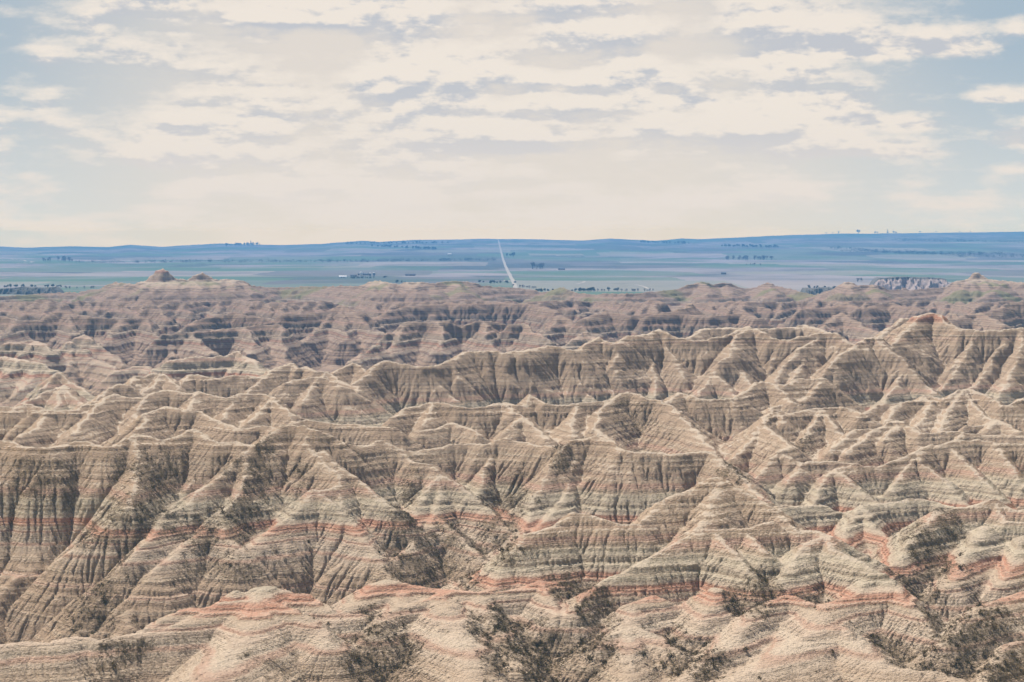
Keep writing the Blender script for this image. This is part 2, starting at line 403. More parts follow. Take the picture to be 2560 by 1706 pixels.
spur(2, [(2140,320),(2180,420),(2240,520),(2290,620),(2353,720)], 1604, 1520)
spur(2, [(2140,320),(2050,480),(1960,600),(1900,700)], 1604, 1515)
spur(2, [(1940,370),(1880,480),(1820,560)], 1580, 1530)
spur(2, [(2090,500),(2110,640),(2100,760)], 1570, 1510)
spur(2, [(360,522),(300,640),(260,760),(250,850)], 1471, 1425)
spur(2, [(360,522),(470,640),(540,740),(620,800)], 1471, 1438)
spur(2, [(610,570),(720,690),(800,780)], 1466, 1442)
spur(2, [(780,520),(830,640),(760,790)], 1486, 1444)
spur(2, [(910,468),(880,580),(860,680)], 1510, 1480)
spur(3, [(570,303),(480,360),(450,440),(400,520),(300,650),(220,750)], 1620, 1490)
spur(3, [(570,303),(620,420),(680,500),(700,560)], 1620, 1565)
spur(3, [(430,500),(520,600),(580,690)], 1568, 1505)
spur(3, [(330,600),(400,680),(460,760)], 1525, 1488)
spur(3, [(1050,350),(900,440),(780,560),(720,660)], 1607, 1520)
spur(3, [(1050,350),(1100,430),(1150,490)], 1607, 1575)
spur(3, [(960,420),(900,540),(840,640)], 1590, 1525)
spur(3, [(1370,375),(1270,410),(1160,490),(1070,560),(1000,680),(920,760)], 1594, 1485)
spur(3, [(1370,375),(1440,420),(1540,500),(1620,590),(1700,680),(1770,745)], 1594, 1510)
spur(3, [(1290,420),(1230,560),(1120,690),(1080,740),(1000,840)], 1586, 1470)
spur(3, [(1480,440),(1560,600),(1500,720),(1440,800)], 1580, 1482)
spur(3, [(1120,700),(1180,760),(1220,830)], 1520, 1478)
spur(3, [(2050,335),(1990,450),(1930,560),(1860,650),(1810,740)], 1636, 1545)
spur(3, [(2250,325),(2160,500),(2060,650),(1980,740)], 1640, 1545)
spur(3, [(2353,310),(2340,450),(2260,620),(2180,760)], 1645, 1530)
spur(3, [(1730,208),(1740,330),(1700,430),(1650,480)], 1682, 1625)
spur(3, [(1850,270),(1880,400),(1900,500),(1890,560)], 1660, 1590)
ridge(3, [(170,385,1840),(250,312,1900),(350,312,1905),(500,305,1910),(700,318,1905),(860,305,1915),(912,285,1930),(960,303,1915),(1080,345,1880),(1200,400,1830)], .85, 3)
ridge(3, [(1390,380,1800),(1500,290,1850),(1560,255,1875),(1620,250,1878),(1660,275,1860)], .8, 3)
# --- small hills between the tall ridge and row M2
ridge(3, [(400,850,1200),(470,780,1235),(560,700,1268),(610,670,1280),(650,658,1286),(720,675,1280),(790,690,1276),(830,675,1284),(870,645,1296),(950,650,1296),(1030,645,1298)], .74, 2)
spur(3, [(650,658),(560,800),(480,900),(440,1000)], 1286, 1175)
spur(3, [(720,675),(800,760),(860,800)], 1280, 1235)
spur(3, [(1030,645),(950,740),(850,810),(700,830),(670,850)], 1298, 1210)
ridge(3, [(30,790,1170),(100,733,1195),(150,750,1190),(210,775,1182),(350,775,1185),(440,770,1190),(480,760,1195)], .74, 2)
ridge(6, [(690,90,1112),(730,65,1123),(800,80,1120),(900,70,1126),(1000,55,1133),(1150,48,1138),(1240,62,1132),(1300,90,1120)], .74, 2)
spur(6, [(730,65),(760,110),(800,150)], 1123, 1098)
spur(6, [(690,90),(630,150),(560,260),(480,380)], 1112, 1030)
spur(6, [(630,150),(720,210),(800,260),(870,320),(940,390)], 1090, 1012)
spur(6, [(1020,70),(960,170),(900,260)], 1130, 1075)
spur(6, [(1040,70),(1120,170),(1180,250)], 1130, 1082)
ridge(6, [(1090,330,1030),(1180,250,1055),(1250,195,1072),(1400,192,1074),(1450,160,1084),(1520,132,1093),(1590,165,1084),(1680,218,1068),(1800,212,1072),(1950,212,1074),(2353,235,1070),(2700,240,1070)], .74, 2)
spur(6, [(1520,132),(1500,200),(1440,260)], 1093, 1052)
spur(6, [(1400,192),(1300,260),(1200,350)], 1074, 1025)
spur(6, [(1950,212),(1850,280),(1780,330)], 1074, 1035)
ridge(3, [(1300,880,1178),(1400,820,1200),(1550,800,1208),(1640,790,1213),(1700,760,1225),(1740,755,1227),(1800,780,1218),(1840,775,1220),(1900,730,1238),(1975,710,1246),(2040,725,1241),(2110,760,1228),(2160,785,1220),(2210,820,1209),(2270,820,1209),(2353,770,1228),(2700,740,1238)], .74, 2)
spur(3, [(1975,710),(2000,790),(2060,850),(2150,910),(2200,950)], 1246, 1160)
spur(3, [(1975,710),(1880,800),(1840,900),(1800,990)], 1246, 1148)
spur(3, [(1700,760),(1740,830),(1700,900),(1650,970)], 1225, 1150)
spur(3, [(1550,800),(1480,880),(1430,950)], 1208, 1150)
ridge(6, [(2000,170,1112),(2100,170,1114),(2180,128,1128),(2300,200,1100)], .74, 2)
spur(6, [(2180,128),(2130,190)], 1128, 1102)
# --- far rows
ridge(1, [(1130,520,1890),(1250,500,1905),(1400,495,1910),(1480,490,1915),(1550,468,1930),(1610,500,1908),(1700,570,1868),(1760,615,1840)], .74, 3)
spur(1, [(1550,468),(1540,560),(1500,610)], 1930, 1870)
ridge(1, [(-300,540,1890),(-100,520,1900),(40,490,1925),(130,520,1905),(250,550,1888),(350,585,1866)], .74, 3)
spur(1, [(130,520),(60,600),(0,660)], 1905, 1830)
spur(1, [(250,550),(200,640),(140,720)], 1888, 1800)
ridge(1, [(60,400,2200),(170,392,2205),(240,388,2210),(290,430,2175),(340,470,2140)], .74, 3)
spur(1, [(240,388),(180,450),(120,500)], 2210, 2130)
ridge(1, [(450,405,2230),(380,460,2195),(320,510,2160),(250,560,2120)], .74, 3)
ridge(1, [(450,405,2230),(530,450,2205),(620,520,2160),(720,560,2110),(790,640,2050)], .74, 3)
spur(1, [(450,405),(470,500),(450,570)], 2230, 2120)
ridge(1, [(540,355,2330),(600,400,2300),(680,450,2265),(740,500,2230),(800,550,2190)], .74, 3)
ridge(1, [(760,600,2000),(880,560,2030),(960,560,2030),(1020,600,2000)], .74, 3)
ridge(1, [(1100,600,1900),(1180,585,1910),(1240,605,1900)], .74, 3)
ridge(1, [(-300,250,2690),(0,235,2700),(100,262,2670),(290,260,2672),(330,215,2720),(440,198,2740),(520,235,2705),(620,250,2690),(800,255,2690),(960,250,2700)], .95, 4)
spur(1, [(960,250),(1000,330),(1080,430),(1140,490)], 2700, 2380, .9)
spur(1, [(800,255),(760,330),(700,400)], 2690, 2500)
spur(1, [(440,198),(460,290),(500,350)], 2740, 2560)
spur(1, [(100,262),(60,330),(0,380)], 2670, 2500)
ridge(1, [(1060,360,2440),(1250,350,2455),(1450,320,2490),(1600,300,2515),(1750,290,2530),(1840,290,2535)], .95, 4)
spur(1, [(1840,290),(1850,400),(1860,500),(1900,560)], 2535, 2300, .9)
spur(1, [(1250,350),(1330,430),(1400,480)], 2455, 2310)
spur(1, [(1600,300),(1660,400),(1640,480)], 2515, 2330)
ridge(1, [(1230,300,2640),(1280,265,2690),(1440,240,2720),(1520,203,2765),(1600,235,2725),(1720,250,2710)], .8, 4)
ridge(1, [(960,180,2900),(1000,180,2900),(1060,200,2880),(1100,260,2800)], .9, 4)
ridge(1, [(1850,230,2740),(2060,212,2770),(2150,200,2785),(2230,163,2840),(2310,190,2800),(2380,215,2765)], .76, 4)
spur(1, [(2230,163),(2100,300),(2000,400)], 2840, 2560)
spur(2, [(60,165),(150,230),(250,310),(330,345)], 2840, 2580)
spur(2, [(60,165),(80,280),(100,380)], 2840, 2560)
ridge(2, [(330,340,2400),(420,300,2440),(500,262,2480),(700,265,2478),(900,270,2474),(1000,265,2482),(1050,250,2497),(1130,245,2505),(1165,252,2500)], 1.5, 3)
ridge(2, [(1180,290,2450),(1260,285,2455),(1330,340,2405),(1430,400,2350)], .9, 3)
spur(2, [(500,262),(440,340),(420,420),(350,480)], 2480, 2300)
spur(2, [(700,265),(720,380),(700,460)], 2478, 2330)
spur(2, [(1000,265),(1010,380),(1080,460)], 2482, 2330)
spur(2, [(300,420),(200,480),(150,520)], 2290, 2180)
ridge(2, [(1500,228,2680),(1420,320,2580),(1370,370,2520)], .76, 4)
ridge(2, [(1500,228,2680),(1600,300,2605),(1750,360,2540)], .76, 4)
spur(2, [(1500,228),(1480,330),(1440,400)], 2680, 2530)
ridge(2, [(1480,455,2240),(1580,390,2290),(1660,345,2320),(1750,390,2288),(1800,420,2260)], .76, 3)
ridge(2, [(1650,250,2600),(1800,200,2700),(1950,230,2660),(2100,215,2690),(2250,200,2720),(2353,160,2800)], .8, 4)
ridge(2, [(280,245,2850),(480,172,2980),(650,160,3000),(760,140,3060),(850,152,3030),(1050,145,3050),(1300,155,3030),(1420,185,2960),(1480,205,2900)], .85, 5)
ridge(3, [(-100,230,2650),(100,215,2680),(300,230,2660),(520,215,2690),(620,250,2630)], .8, 4)
ridge(3, [(1160,212,2640),(1080,280,2560),(1020,320,2500)], .76, 4)
ridge(3, [(1160,212,2640),(1250,270,2570),(1350,320,2500),(1400,360,2440)], .76, 4)
spur(3, [(1160,212),(1150,320),(1120,370)], 2640, 2470)
ridge(3, [(900,190,2850),(1100,175,2890),(1190,150,2950),(1290,175,2890),(1480,150,2950),(1700,190,2850)], .8, 5)
ridge(3, [(1840,250,2500),(1870,215,2560),(1930,240,2520),(2060,215,2560),(2150,250,2510),(2230,300,2440)], .76, 4)
spur(3, [(2060,215),(2050,310),(2030,360)], 2560, 2420)
ridge(3, [(2150,200,2800),(2250,150,2900),(2400,150,2900),(2700,150,2900)], .9, 4)
for tl, xs in ((1, (-200, 2353)), (2, (200, 2353)), (3, (200, 2700))):
    pts = []
    xx = xs[0]
    k = tl * 10
    while xx < xs[1]:
        k += 1
        pts.append((xx, 134 + 7 * math.sin(k * 1.7), 3230 + 95 * math.sin(k * 1.3) + 50 * math.sin(k * 0.7)))
        xx += 170 + 60 * math.sin(k * 2.9)
    ridge(tl, pts, 1.5, 4)
    for i in range(len(pts) - 1):
        for f in (0.0, 0.5):
            x, y, D = (pts[i][q] * (1 - f) + pts[i + 1][q] * f for q in range(3))
            ln = 70 + 110 * abs(math.sin(i * 3.7 + f * 4 + tl))
            spur(tl, [(x, y + 6), (x - 20 + 30 * math.sin(i * 5.1 + f), y + 20 + ln * .2), (x + 60 * math.sin(i * 3.3 + f * 3), y + 30 + ln * .34)], D, D - ln, .85)
# skyline hills of the rim (whole photograph pixels)
RIM = [(-400,742),(-150,735),(0,740),(39,738),(119,730),(208,729),(253,720),(286,706),(315,709),(333,711),(369,697),(384,688),(399,672),(408,671.6),(422,684),(437,696),(476,696),(488,687),(503,679),(521,690),(532,697),(580,696),(607,703),(625,712),(699,717),(800,714.6),(909,714.6),(930,702),(952,699.7),(977,709),(1001,713),(1018,705),(1045,704),(1083,710),(1132,702),(1181,706),(1208,712),(1262,716),(1317,721),(1349,729.6),(1376,730),(1396,717),(1407,717),(1432,731),(1466,735),(1564,734),(1620,730),(1690,723),(1719,713),(1755,704.5),(1783,711.5),(1817,707),(1839,713),(1867,720),(1887,717),(1918,707),(1943,713),(1991,725.5),(2020,734),(2082,735),(2102,717),(2112,704.5),(2133,707),(2141,714),(2180,711.5),(2222,722.7),(2250,722),(2259,718.5),(2268,722),(2276,725.5),(2321,720),(2363,715.7),(2391,703),(2419,697.5),(2438,678),(2461,690),(2478,700),(2517,703),(2560,707),(2750,712),(3000,708)]
ridge(0, [(x, y, 3900 + 120 * math.sin(x * 0.011)) for x, y in RIM], 0.98, 1.5)
ridge(0, [(x, max(y + 7, 697), 3895 + 120 * math.sin(x * 0.011)) for x, y in RIM], .42, 6)
for i, (x, y) in enumerate(RIM):
    if y < 712 and 0 < x < 2560:
        D = 3900 + 120 * math.sin(x * 0.011)
        j = 18 * math.sin(i * 2.1)
        spur(0, [(x, max(y + 5, 701)), (x + j, max(y + 15, 712)), (x + 2 * j, max(y + 28, 726))], D, D - 190, .5, 4)

# ------------------------------------------------------------------ badlands height field
TXM = 0.285
D0, D1 = 560.0, 4550.0
DTX = 0.00046 * RES
DU = 0.00062 * RES
NC = int(2 * TXM / DTX) + 1
NR = int(math.log(D1 / D0) / DU) + 1
FLOOR = ([400,560,700,890,960,1100,1300,1500,1750,1950,2300,2700,3200,3500,3800,4100,4300,4600],
         [-150,-150,-152,-152,-143,-133,-130,-128,-132,-140,-146,-142,-132,-122,-122,-126,-150,-170])


def grid(nr, nc):
    u = np.linspace(math.log(D0), math.log(D1), nr)
    D = np.exp(u).astype(np.float32)
    tx = np.linspace(-TXM, TXM, nc).astype(np.float32)
    return D, tx


def base_heights(nr, nc):
    D, tx = grid(nr, nc)
    Dg = np.repeat(D[:, None], nc, 1)
    X = Dg * tx[None, :]
    Y = Dg
    sc = Dg
    # irregular ground: warp the plan a little so that no crest is ruler straight
    n1 = fbm(X / 26, Y / 26, 3, 1); n2 = fbm(X / 26, Y / 26, 3, 5)
    amp = np.clip(0.0022 * Dg, 1.2, 5.0)
    Xw = X + n1 * amp; Yw = Y + n2 * amp * 1.5
    slope_mod = 1.0 + 0.28 * fbm(X / 45, Y / 45, 2, 9)
    fl = np.interp(D, FLOOR[0], FLOOR[1])[:, None].astype(np.float32)
    wl = np.clip(Dg * 0.05, 40, 130)
    rid = 1 - np.abs(fbm(X / wl * 1.0, Y / wl * 0.8, 3, 21)) * 2.2
    far = np.clip((D - 1200) / 1500, 0, 1)[:, None]
    H = fl + rid * (5 + 7 * far) + fbm(X / 20, Y / 20, 2, 31) * 2
    rl, cl = np.log(D), tx
    for pts, s, cap in RIDGES:
        for a, b in zip(pts[:-1], pts[1:]):
            reach = 60.0 / s + 10
            lo, hi = min(a[1], b[1]) - reach, max(a[1], b[1]) + reach
            r0, r1 = np.searchsorted(D, lo), np.searchsorted(D, hi)
            if r1 - r0 < 2:
                continue
            ds = max(lo, 300.0)
            t0 = min((a[0] - reach) / ds, (b[0] - reach) / ds, (a[0] - reach) / hi, (b[0] - reach) / hi)
            t1 = max((a[0] + reach) / ds, (b[0] + reach) / ds, (a[0] + reach) / hi, (b[0] + reach) / hi)
            c0, c1 = np.searchsorted(tx, t0), np.searchsorted(tx, t1)
            if c1 - c0 < 2:
                continue
            xs = Xw[r0:r1, c0:c1]; ys = Yw[r0:r1, c0:c1]
            ex, ey = b[0] - a[0], b[1] - a[1]
            L2 = ex * ex + ey * ey + 1e-6
            t = np.clip(((xs - a[0]) * ex + (ys - a[1]) * ey) / L2, 0, 1)
            d2 = (xs - a[0] - t * ex) ** 2 + (ys - a[1] - t * ey) ** 2
            c = (cap if cap else 2.0)
            h = a[2] + t * (b[2] - a[2]) - s * slope_mod[r0:r1, c0:c1] * (np.sqrt(d2 + c * c) - c)
            sub = H[r0:r1, c0:c1]
            np.maximum(sub, h, out=sub)
    return H


def resize(A, nr, nc):
    r = np.linspace(0, A.shape[0] - 1, nr); c = np.linspace(0, A.shape[1] - 1, nc)
    r0 = np.minimum(r.astype(int), A.shape[0] - 2); c0 = np.minimum(c.astype(int), A.shape[1] - 2)
    fr = (r - r0)[:, None].astype(np.float32); fc = (c - c0)[None, :].astype(np.float32)
    T = A[r0][:, c0] * (1 - fc) + A[r0][:, c0 + 1] * fc
    B = A[r0 + 1][:, c0] * (1 - fc) + A[r0 + 1][:, c0 + 1] * fc
    return (T * (1 - fr) + B * fr).astype(np.float32)


NB = [(-1, -1), (-1, 0), (-1, 1), (0, -1), (0, 1), (1, -1), (1, 0), (1, 1)]


def flow_order(H, cw, ch, jitter, rg):
    """receivers along the true downhill direction (random choice between the two bracketing neighbours)"""
    R, C = H.shape
    best = np.zeros((R, C), np.float32)
    idx = np.arange(R * C, dtype=np.int64).reshape(R, C)
    rcv = idx.copy()
    dist = np.ones((R, C), np.float32)
    for dr, dc in NB:
        rs, re = max(0, -dr), R - max(0, dr)
        cs, ce = max(0, -dc), C - max(0, dc)
        a = H[rs:re, cs:ce]; b = H[rs + dr:re + dr, cs + dc:ce + dc]
        dd = np.sqrt((dr * ch[rs:re]) ** 2 + (dc * cw[rs:re]) ** 2)[:, None].astype(np.float32)
        s = (a - b) / dd
        bb = best[rs:re, cs:ce]
        m = s > bb
        bb[m] = s[m]
        rcv[rs:re, cs:ce][m] = idx[rs + dr:re + dr, cs + dc:ce + dc][m]
        dist[rs:re, cs:ce][m] = np.broadcast_to(dd, m.shape)[m]
    vx = -np.gradient(H, axis=1) / (cw[:, None] ** 2)
    vy = -np.gradient(H, axis=0) / (ch[:, None] ** 2)
    ax_, ay_ = np.abs(vx), np.abs(vy)
    horiz = ax_ > ay_
    ratio = np.where(horiz, ay_ / (ax_ + 1e-9), ax_ / (ay_ + 1e-9))
    diag = rg.random((R, C), dtype=np.float32) < ratio
    sc_ = np.where(horiz | diag, np.sign(vx), 0).astype(np.int64)
    sr_ = np.where(~horiz | diag, np.sign(vy), 0).astype(np.int64)
    rr = np.clip(np.arange(R)[:, None] + sr_, 0, R - 1); cc = np.clip(np.arange(C)[None] + sc_, 0, C - 1)
    cand = rr * C + cc
    ok = H.ravel()[cand] < H
    d2 = np.sqrt((sr_ * ch[:, None]) ** 2 + (sc_ * cw[:, None]) ** 2).astype(np.float32)
    use = ok & (rg.random((R, C), dtype=np.float32) < jitter)
    rcv = np.where(use, cand, rcv)
    dist = np.where(use, np.maximum(d2, 1e-3), dist).astype(np.float32)
    rf = rcv.ravel(); n = rf.size
    own = np.arange(n)
    nonself = rf != own
    indeg = np.bincount(rf[nonself], minlength=n).astype(np.int32)
    A = np.ones(n, np.float32)
    fr = np.nonzero(indeg == 0)[0]
    order = []
    while fr.size:
        fr = fr[rf[fr] != fr]
        if not fr.size:
            break
        order.append(fr)
        r = rf[fr]
        np.add.at(A, r, A[fr])
        np.subtract.at(indeg, r, 1)
        cand = r[indeg[r] == 0]
        fr = np.unique(cand)
    return rf, dist.ravel(), A, order


def erode(H, D, K, m, iters, jitter, seed, amax=1e9, talus=0.95, soft=1.0):
    R, C = H.shape
    K = np.repeat((K * np.interp(D, [640, 740, 960, 3500, 3700], [soft, 0.5 + 0.5 * soft, 1.0, 1.0, 0.4])).astype(np.float32), C)
    cw = D * (2 * TXM / (C - 1)); ch = D * (math.log(D1 / D0) / (R - 1))
    rg = np.random.default_rng(seed)
    cell = np.sqrt(cw * ch)[:, None].astype(np.float32)
    A = None
    for it in range(iters):
        Hn = H + (rg.random(H.shape, dtype=np.float32) - 0.5) * cell * 0.12
        rf, dist, A, order = flow_order(Hn, cw, ch, jitter, rg)
        F = K * (np.minimum(A, amax) ** m - 1.0) / (dist / np.repeat(cell[:, 0], C))
        h = H.ravel().copy()
        for fr in reversed(order):
            f = F[fr]
            h[fr] = np.minimum(h[fr], (h[fr] + f * h[rf[fr]]) / (1 + f))
        H = h.reshape(R, C)
        # slopes cannot stand steeper than the talus angle
        for _ in range(2):
            for ax, sz in ((0, ch[:, None]), (1, cw[:, None])):
                lim = (sz * talus).astype(np.float32)
                for sgn in (1, -1):
                    nb = np.roll(H, sgn, ax)
                    ex = H - nb - lim
                    if ax == 0:
                        ex[0 if sgn == 1 else -1] = 0
                    else:
                        ex[:, 0 if sgn == 1 else -1] = 0
                    H = H - np.clip(ex, 0, None) * 0.35
    return H, A.reshape(R, C)


def strata_map(z, far, amp):
    """vertical re-mapping that turns soft and hard beds into treads and ledges"""
    off = 0
    for wl, am, ph in ((3.9, .24, .3), (2.2, .42, 1.9), (1.25, .40, 4.1)):
        w_ = z / wl + 0.35 * np.sin(z * 0.31 + ph)
        off = off + am * wl / (2 * np.pi) * np.sin(2 * np.pi * w_ + ph)
    big = 0
    for wl, am, ph in ((10.0, .58, .8), (5.5, .5, 2.2)):
        w_ = z / wl + 0.35 * np.sin(z * 0.13 + ph)
        big = big + am * wl / (2 * np.pi) * np.sin(2 * np.pi * w_ + ph)
    return z + off * amp + big * far


def build_heights():
    n4r, n4c = NR * RES // 6, NC * RES // 6
    H = base_heights(n4r, n4c)
    Hb = H.copy()
    D, tx = grid(n4r, n4c)
    X = D[:, None] * tx[None]; Y = np.repeat(D[:, None], n4c, 1)
    H = H + fbm(X / (0.010 * Y), np.log(Y) / 0.010, 3, 41) * 0.0007 * Y
    H, _ = erode(H, D, 0.036, 0.5, 5, 0.8, 1, 600, 0.95, 0.10)
    n2r, n2c = NR * RES // 2, NC * RES // 2
    dH = (H - Hb) * np.interp(D, [3300, 3600], [1, 0])[:, None].astype(np.float32)   # what the coarse valleys took away
    H = base_heights(n2r, n2c) + resize(dH, n2r, n2c); D, tx = grid(n2r, n2c)
    X = D[:, None] * tx[None]; Y = np.repeat(D[:, None], n2c, 1)
    H = H + fbm(X / (0.005 * Y), np.log(Y) / 0.005, 2, 47) * 0.0004 * Y
    H, _ = erode(H, D, 0.034, 0.5, 4, 0.8, 2, 300, 1.3, 0.15)
    H = resize(H, NR, NC); D, tx = grid(NR, NC)
    X = D[:, None] * tx[None]; Y = np.repeat(D[:, None], NC, 1)
    wob = 1.1 * fbm(X / 60, Y / 60, 2, 51) + X * 0.0
    H = strata_map(H - wob, np.clip((Y - 1300) / 900, 0, 1), np.clip(0.95 + 0.7 * fbm(X / 30, Y / 30, 2, 53), 0.3, 1.4)) + wob
    H = H + fbm(X / (0.0032 * Y), np.log(Y) / 0.0032, 2, 57) * 0.00022 * Y
    H = H + fbm(X / (0.0016 * Y), np.log(Y) / 0.0016, 2, 61) * 0.00030 * Y
    H, A = erode(H, D, 0.075, 0.5, 5, 0.75, 3, 120, 1.7, 0.9)
    return H, A, D, tx


import time as _t
_t0 = _t.time()
H, ACC, DG, TXG = build_heights()
print("heights", H.shape, round(_t.time() - _t0, 1), "s")
XG = DG[:, None] * TXG[None]
YG = np.repeat(DG[:, None], NC, 1)


def grid_mesh(name, X, Y, Z, attrs=None):
    R, C = Z.shape
    co = np.empty((R * C, 3), np.float32)
    co[:, 0] = X.ravel(); co[:, 1] = Y.ravel(); co[:, 2] = Z.ravel()
    i = (np.arange(R - 1)[:, None] * C + np.arange(C - 1)[None]).ravel().astype(np.int32)
    quads = np.stack([i, i + 1, i + C + 1, i + C], 1)
    me = bpy.data.meshes.new(name)
    me.vertices.add(R * C)
    me.vertices.foreach_set('co', co.ravel())
    nq = len(quads)
    me.loops.add(nq * 4)
    me.loops.foreach_set('vertex_index', quads.ravel())
    me.polygons.add(nq)
    me.polygons.foreach_set('loop_start', np.arange(nq, dtype=np.int32) * 4)
    me.polygons.foreach_set('loop_total', np.full(nq, 4, np.int32))
    me.polygons.foreach_set('use_smooth', np.ones(nq, bool))
    for k, v in (attrs or {}).items():
        at = me.attributes.new(k, 'FLOAT', 'POINT')
        at.data.foreach_set('value', v.astype(np.float32).ravel())
    me.update(calc_edges=True)
    return me


def link(name, me, mat, kind=None, parent=None):
    o = bpy.data.objects.new(name, me)
    COL.objects.link(o)
    if mat:
        me.materials.append(mat)
    if kind:
        o['kind'] = kind
    if parent:
        o.parent = parent
    return o


# plant cover: gullies and the slopes turned away from the sun (to the right) carry scrub and dark soil
cwid = (DG * (2 * TXM / (NC - 1)))[:, None]; chgt = (DG * (math.log(D1 / D0) / (NR - 1)))[:, None]


def blur(A, n):
    for _ in range(n):
        A = (A + np.roll(A, 1, 0) + np.roll(A, -1, 0) + np.roll(A, 1, 1) + np.roll(A, -1, 1)) / 5
    return A


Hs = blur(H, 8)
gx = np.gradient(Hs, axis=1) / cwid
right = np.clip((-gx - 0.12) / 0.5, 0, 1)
flowv = blur(np.clip(np.log2(ACC + 1) / 9 - 0.25, 0, 1), 2)
pat = np.clip(0.5 + 0.9 * fbm(XG / 55, YG / 55, 3, 71), 0, 1)
patf = np.clip(0.5 + 1.2 * fbm(XG / 3.5, YG / 3.5, 3, 77), 0, 1)
low = np.clip((-100 - H) / 16, 0, 1)
nearf = np.clip((1500 - YG) / 500, 0.25, 1)


def hit(px, py):
    """first point of the land met by the line of sight through a pixel of the photograph"""
    c = int(round(((px - CX) / FPX + TXM) / (2 * TXM) * (NC - 1)))
    c = min(max(c, 0), NC - 1)
    zr = -(py - YH) / FPX * DG
    k = np.nonzero(H[:, c] >= zr)[0]
    r = int(k[0]) if k.size else NR - 1
    return r, c


# thickets seen in the gullies: (pixel x, y, half width, half height)
THICK = [(215,1545,75,60),(270,1475,55,80),(318,1390,22,90),(330,1275,110,60),(385,1185,90,60),(240,1330,70,40),
         (515,1330,45,60),(590,1300,45,75),(560,1420,60,28),(640,1190,28,60),(750,1190,25,50),(660,1120,20,40),
         (1010,1440,55,55),(1105,1415,110,55),(1000,1310,28,90),(1030,1225,22,60),(1050,1390,60,50),(1180,1440,40,35),(1130,1330,40,50),
         (1290,1265,55,55),(1245,1335,50,55),(1300,1200,55,18),(1270,1380,30,30),
         (930,1590,50,70),(985,1650,65,50),(920,1660,40,40),(1230,1560,40,25),(1280,1620,60,50),
         (1440,1475,55,35),(1490,1540,45,60),(1340,1600,80,45),(1480,1610,60,80),(1400,1665,110,45),(1250,1590,40,30),
         (1715,1620,50,35),(1750,1650,60,30),(1905,1465,45,35),(1895,1500,30,25),(2035,1492,40,12),(1840,1500,30,30),
         (2290,1490,65,45),(2400,1580,80,60),(2240,1630,80,28),(2370,1300,30,50),(2330,1410,50,70),(2450,1660,90,40),(2330,1650,60,35),
         (270,1640,30,35),(330,1630,40,20),(2300,1330,40,60),(1690,1650,30,30),(2480,1560,60,50),
         (1590,1050,50,70),(1830,1190,30,30),(2010,1120,30,40),(1400,1140,25,40),(580,1170,40,30),(90,1210,90,50),(60,1160,60,20)]
PATCH = np.zeros_like(H)
for px, py, rx, ry in THICK:
    r, c = hit(px, py)
    x0, y0, z0 = XG[r, c], YG[r, c], H[r, c]
    k = y0 / FPX
    wx, wz = rx * k * 1.3, max(ry * k * 1.1, 1.8)
    ra, rb = np.searchsorted(DG, y0 - 60), np.searchsorted(DG, y0 + 60)
    sub = ((XG[ra:rb] - x0) / wx) ** 2 + ((H[ra:rb] - z0) / wz) ** 2 + ((YG[ra:rb] - y0) / 28.0) ** 2
    PATCH[ra:rb] = np.maximum(PATCH[ra:rb], np.exp(-0.75 * sub ** 1.6))
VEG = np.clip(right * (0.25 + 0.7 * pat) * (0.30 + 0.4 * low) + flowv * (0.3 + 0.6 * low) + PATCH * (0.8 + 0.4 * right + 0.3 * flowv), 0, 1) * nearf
VEG *= np.clip(0.75 + 0.6 * fbm(XG / 9, YG / 9, 3, 73), 0.3, 1.2)
GRASS = np.clip((YG - 3500) / 150, 0, 1) * np.clip((fbm(XG / 110, YG / 90, 3, 81) - 0.10) * 4, 0, 1) * np.clip((-70 - H) / 6, 0, 1)


# ------------------------------------------------------------------ materials
def new_mat(name):
    m = bpy.data.materials.new(name)
    m.use_nodes = True
    return m, NT(m.node_tree)


def finish(nt, col, rough=0.95, bump=None, spec=0.1):
    b = nt.n('ShaderNodeBsdfPrincipled')
    nt.put(b.inputs['Base Color'], col if isinstance(col, bpy.types.NodeSocket) else (*col, 1))
    nt.put(b.inputs['Roughness'], rough)
    b.inputs['Specular IOR Level'].default_value = spec
    if bump is not None:
        nt.link(bump, b.inputs['Normal'])
    o = nt.n('ShaderNodeOutputMaterial')
    nt.link(b.outputs[0], o.inputs[0])


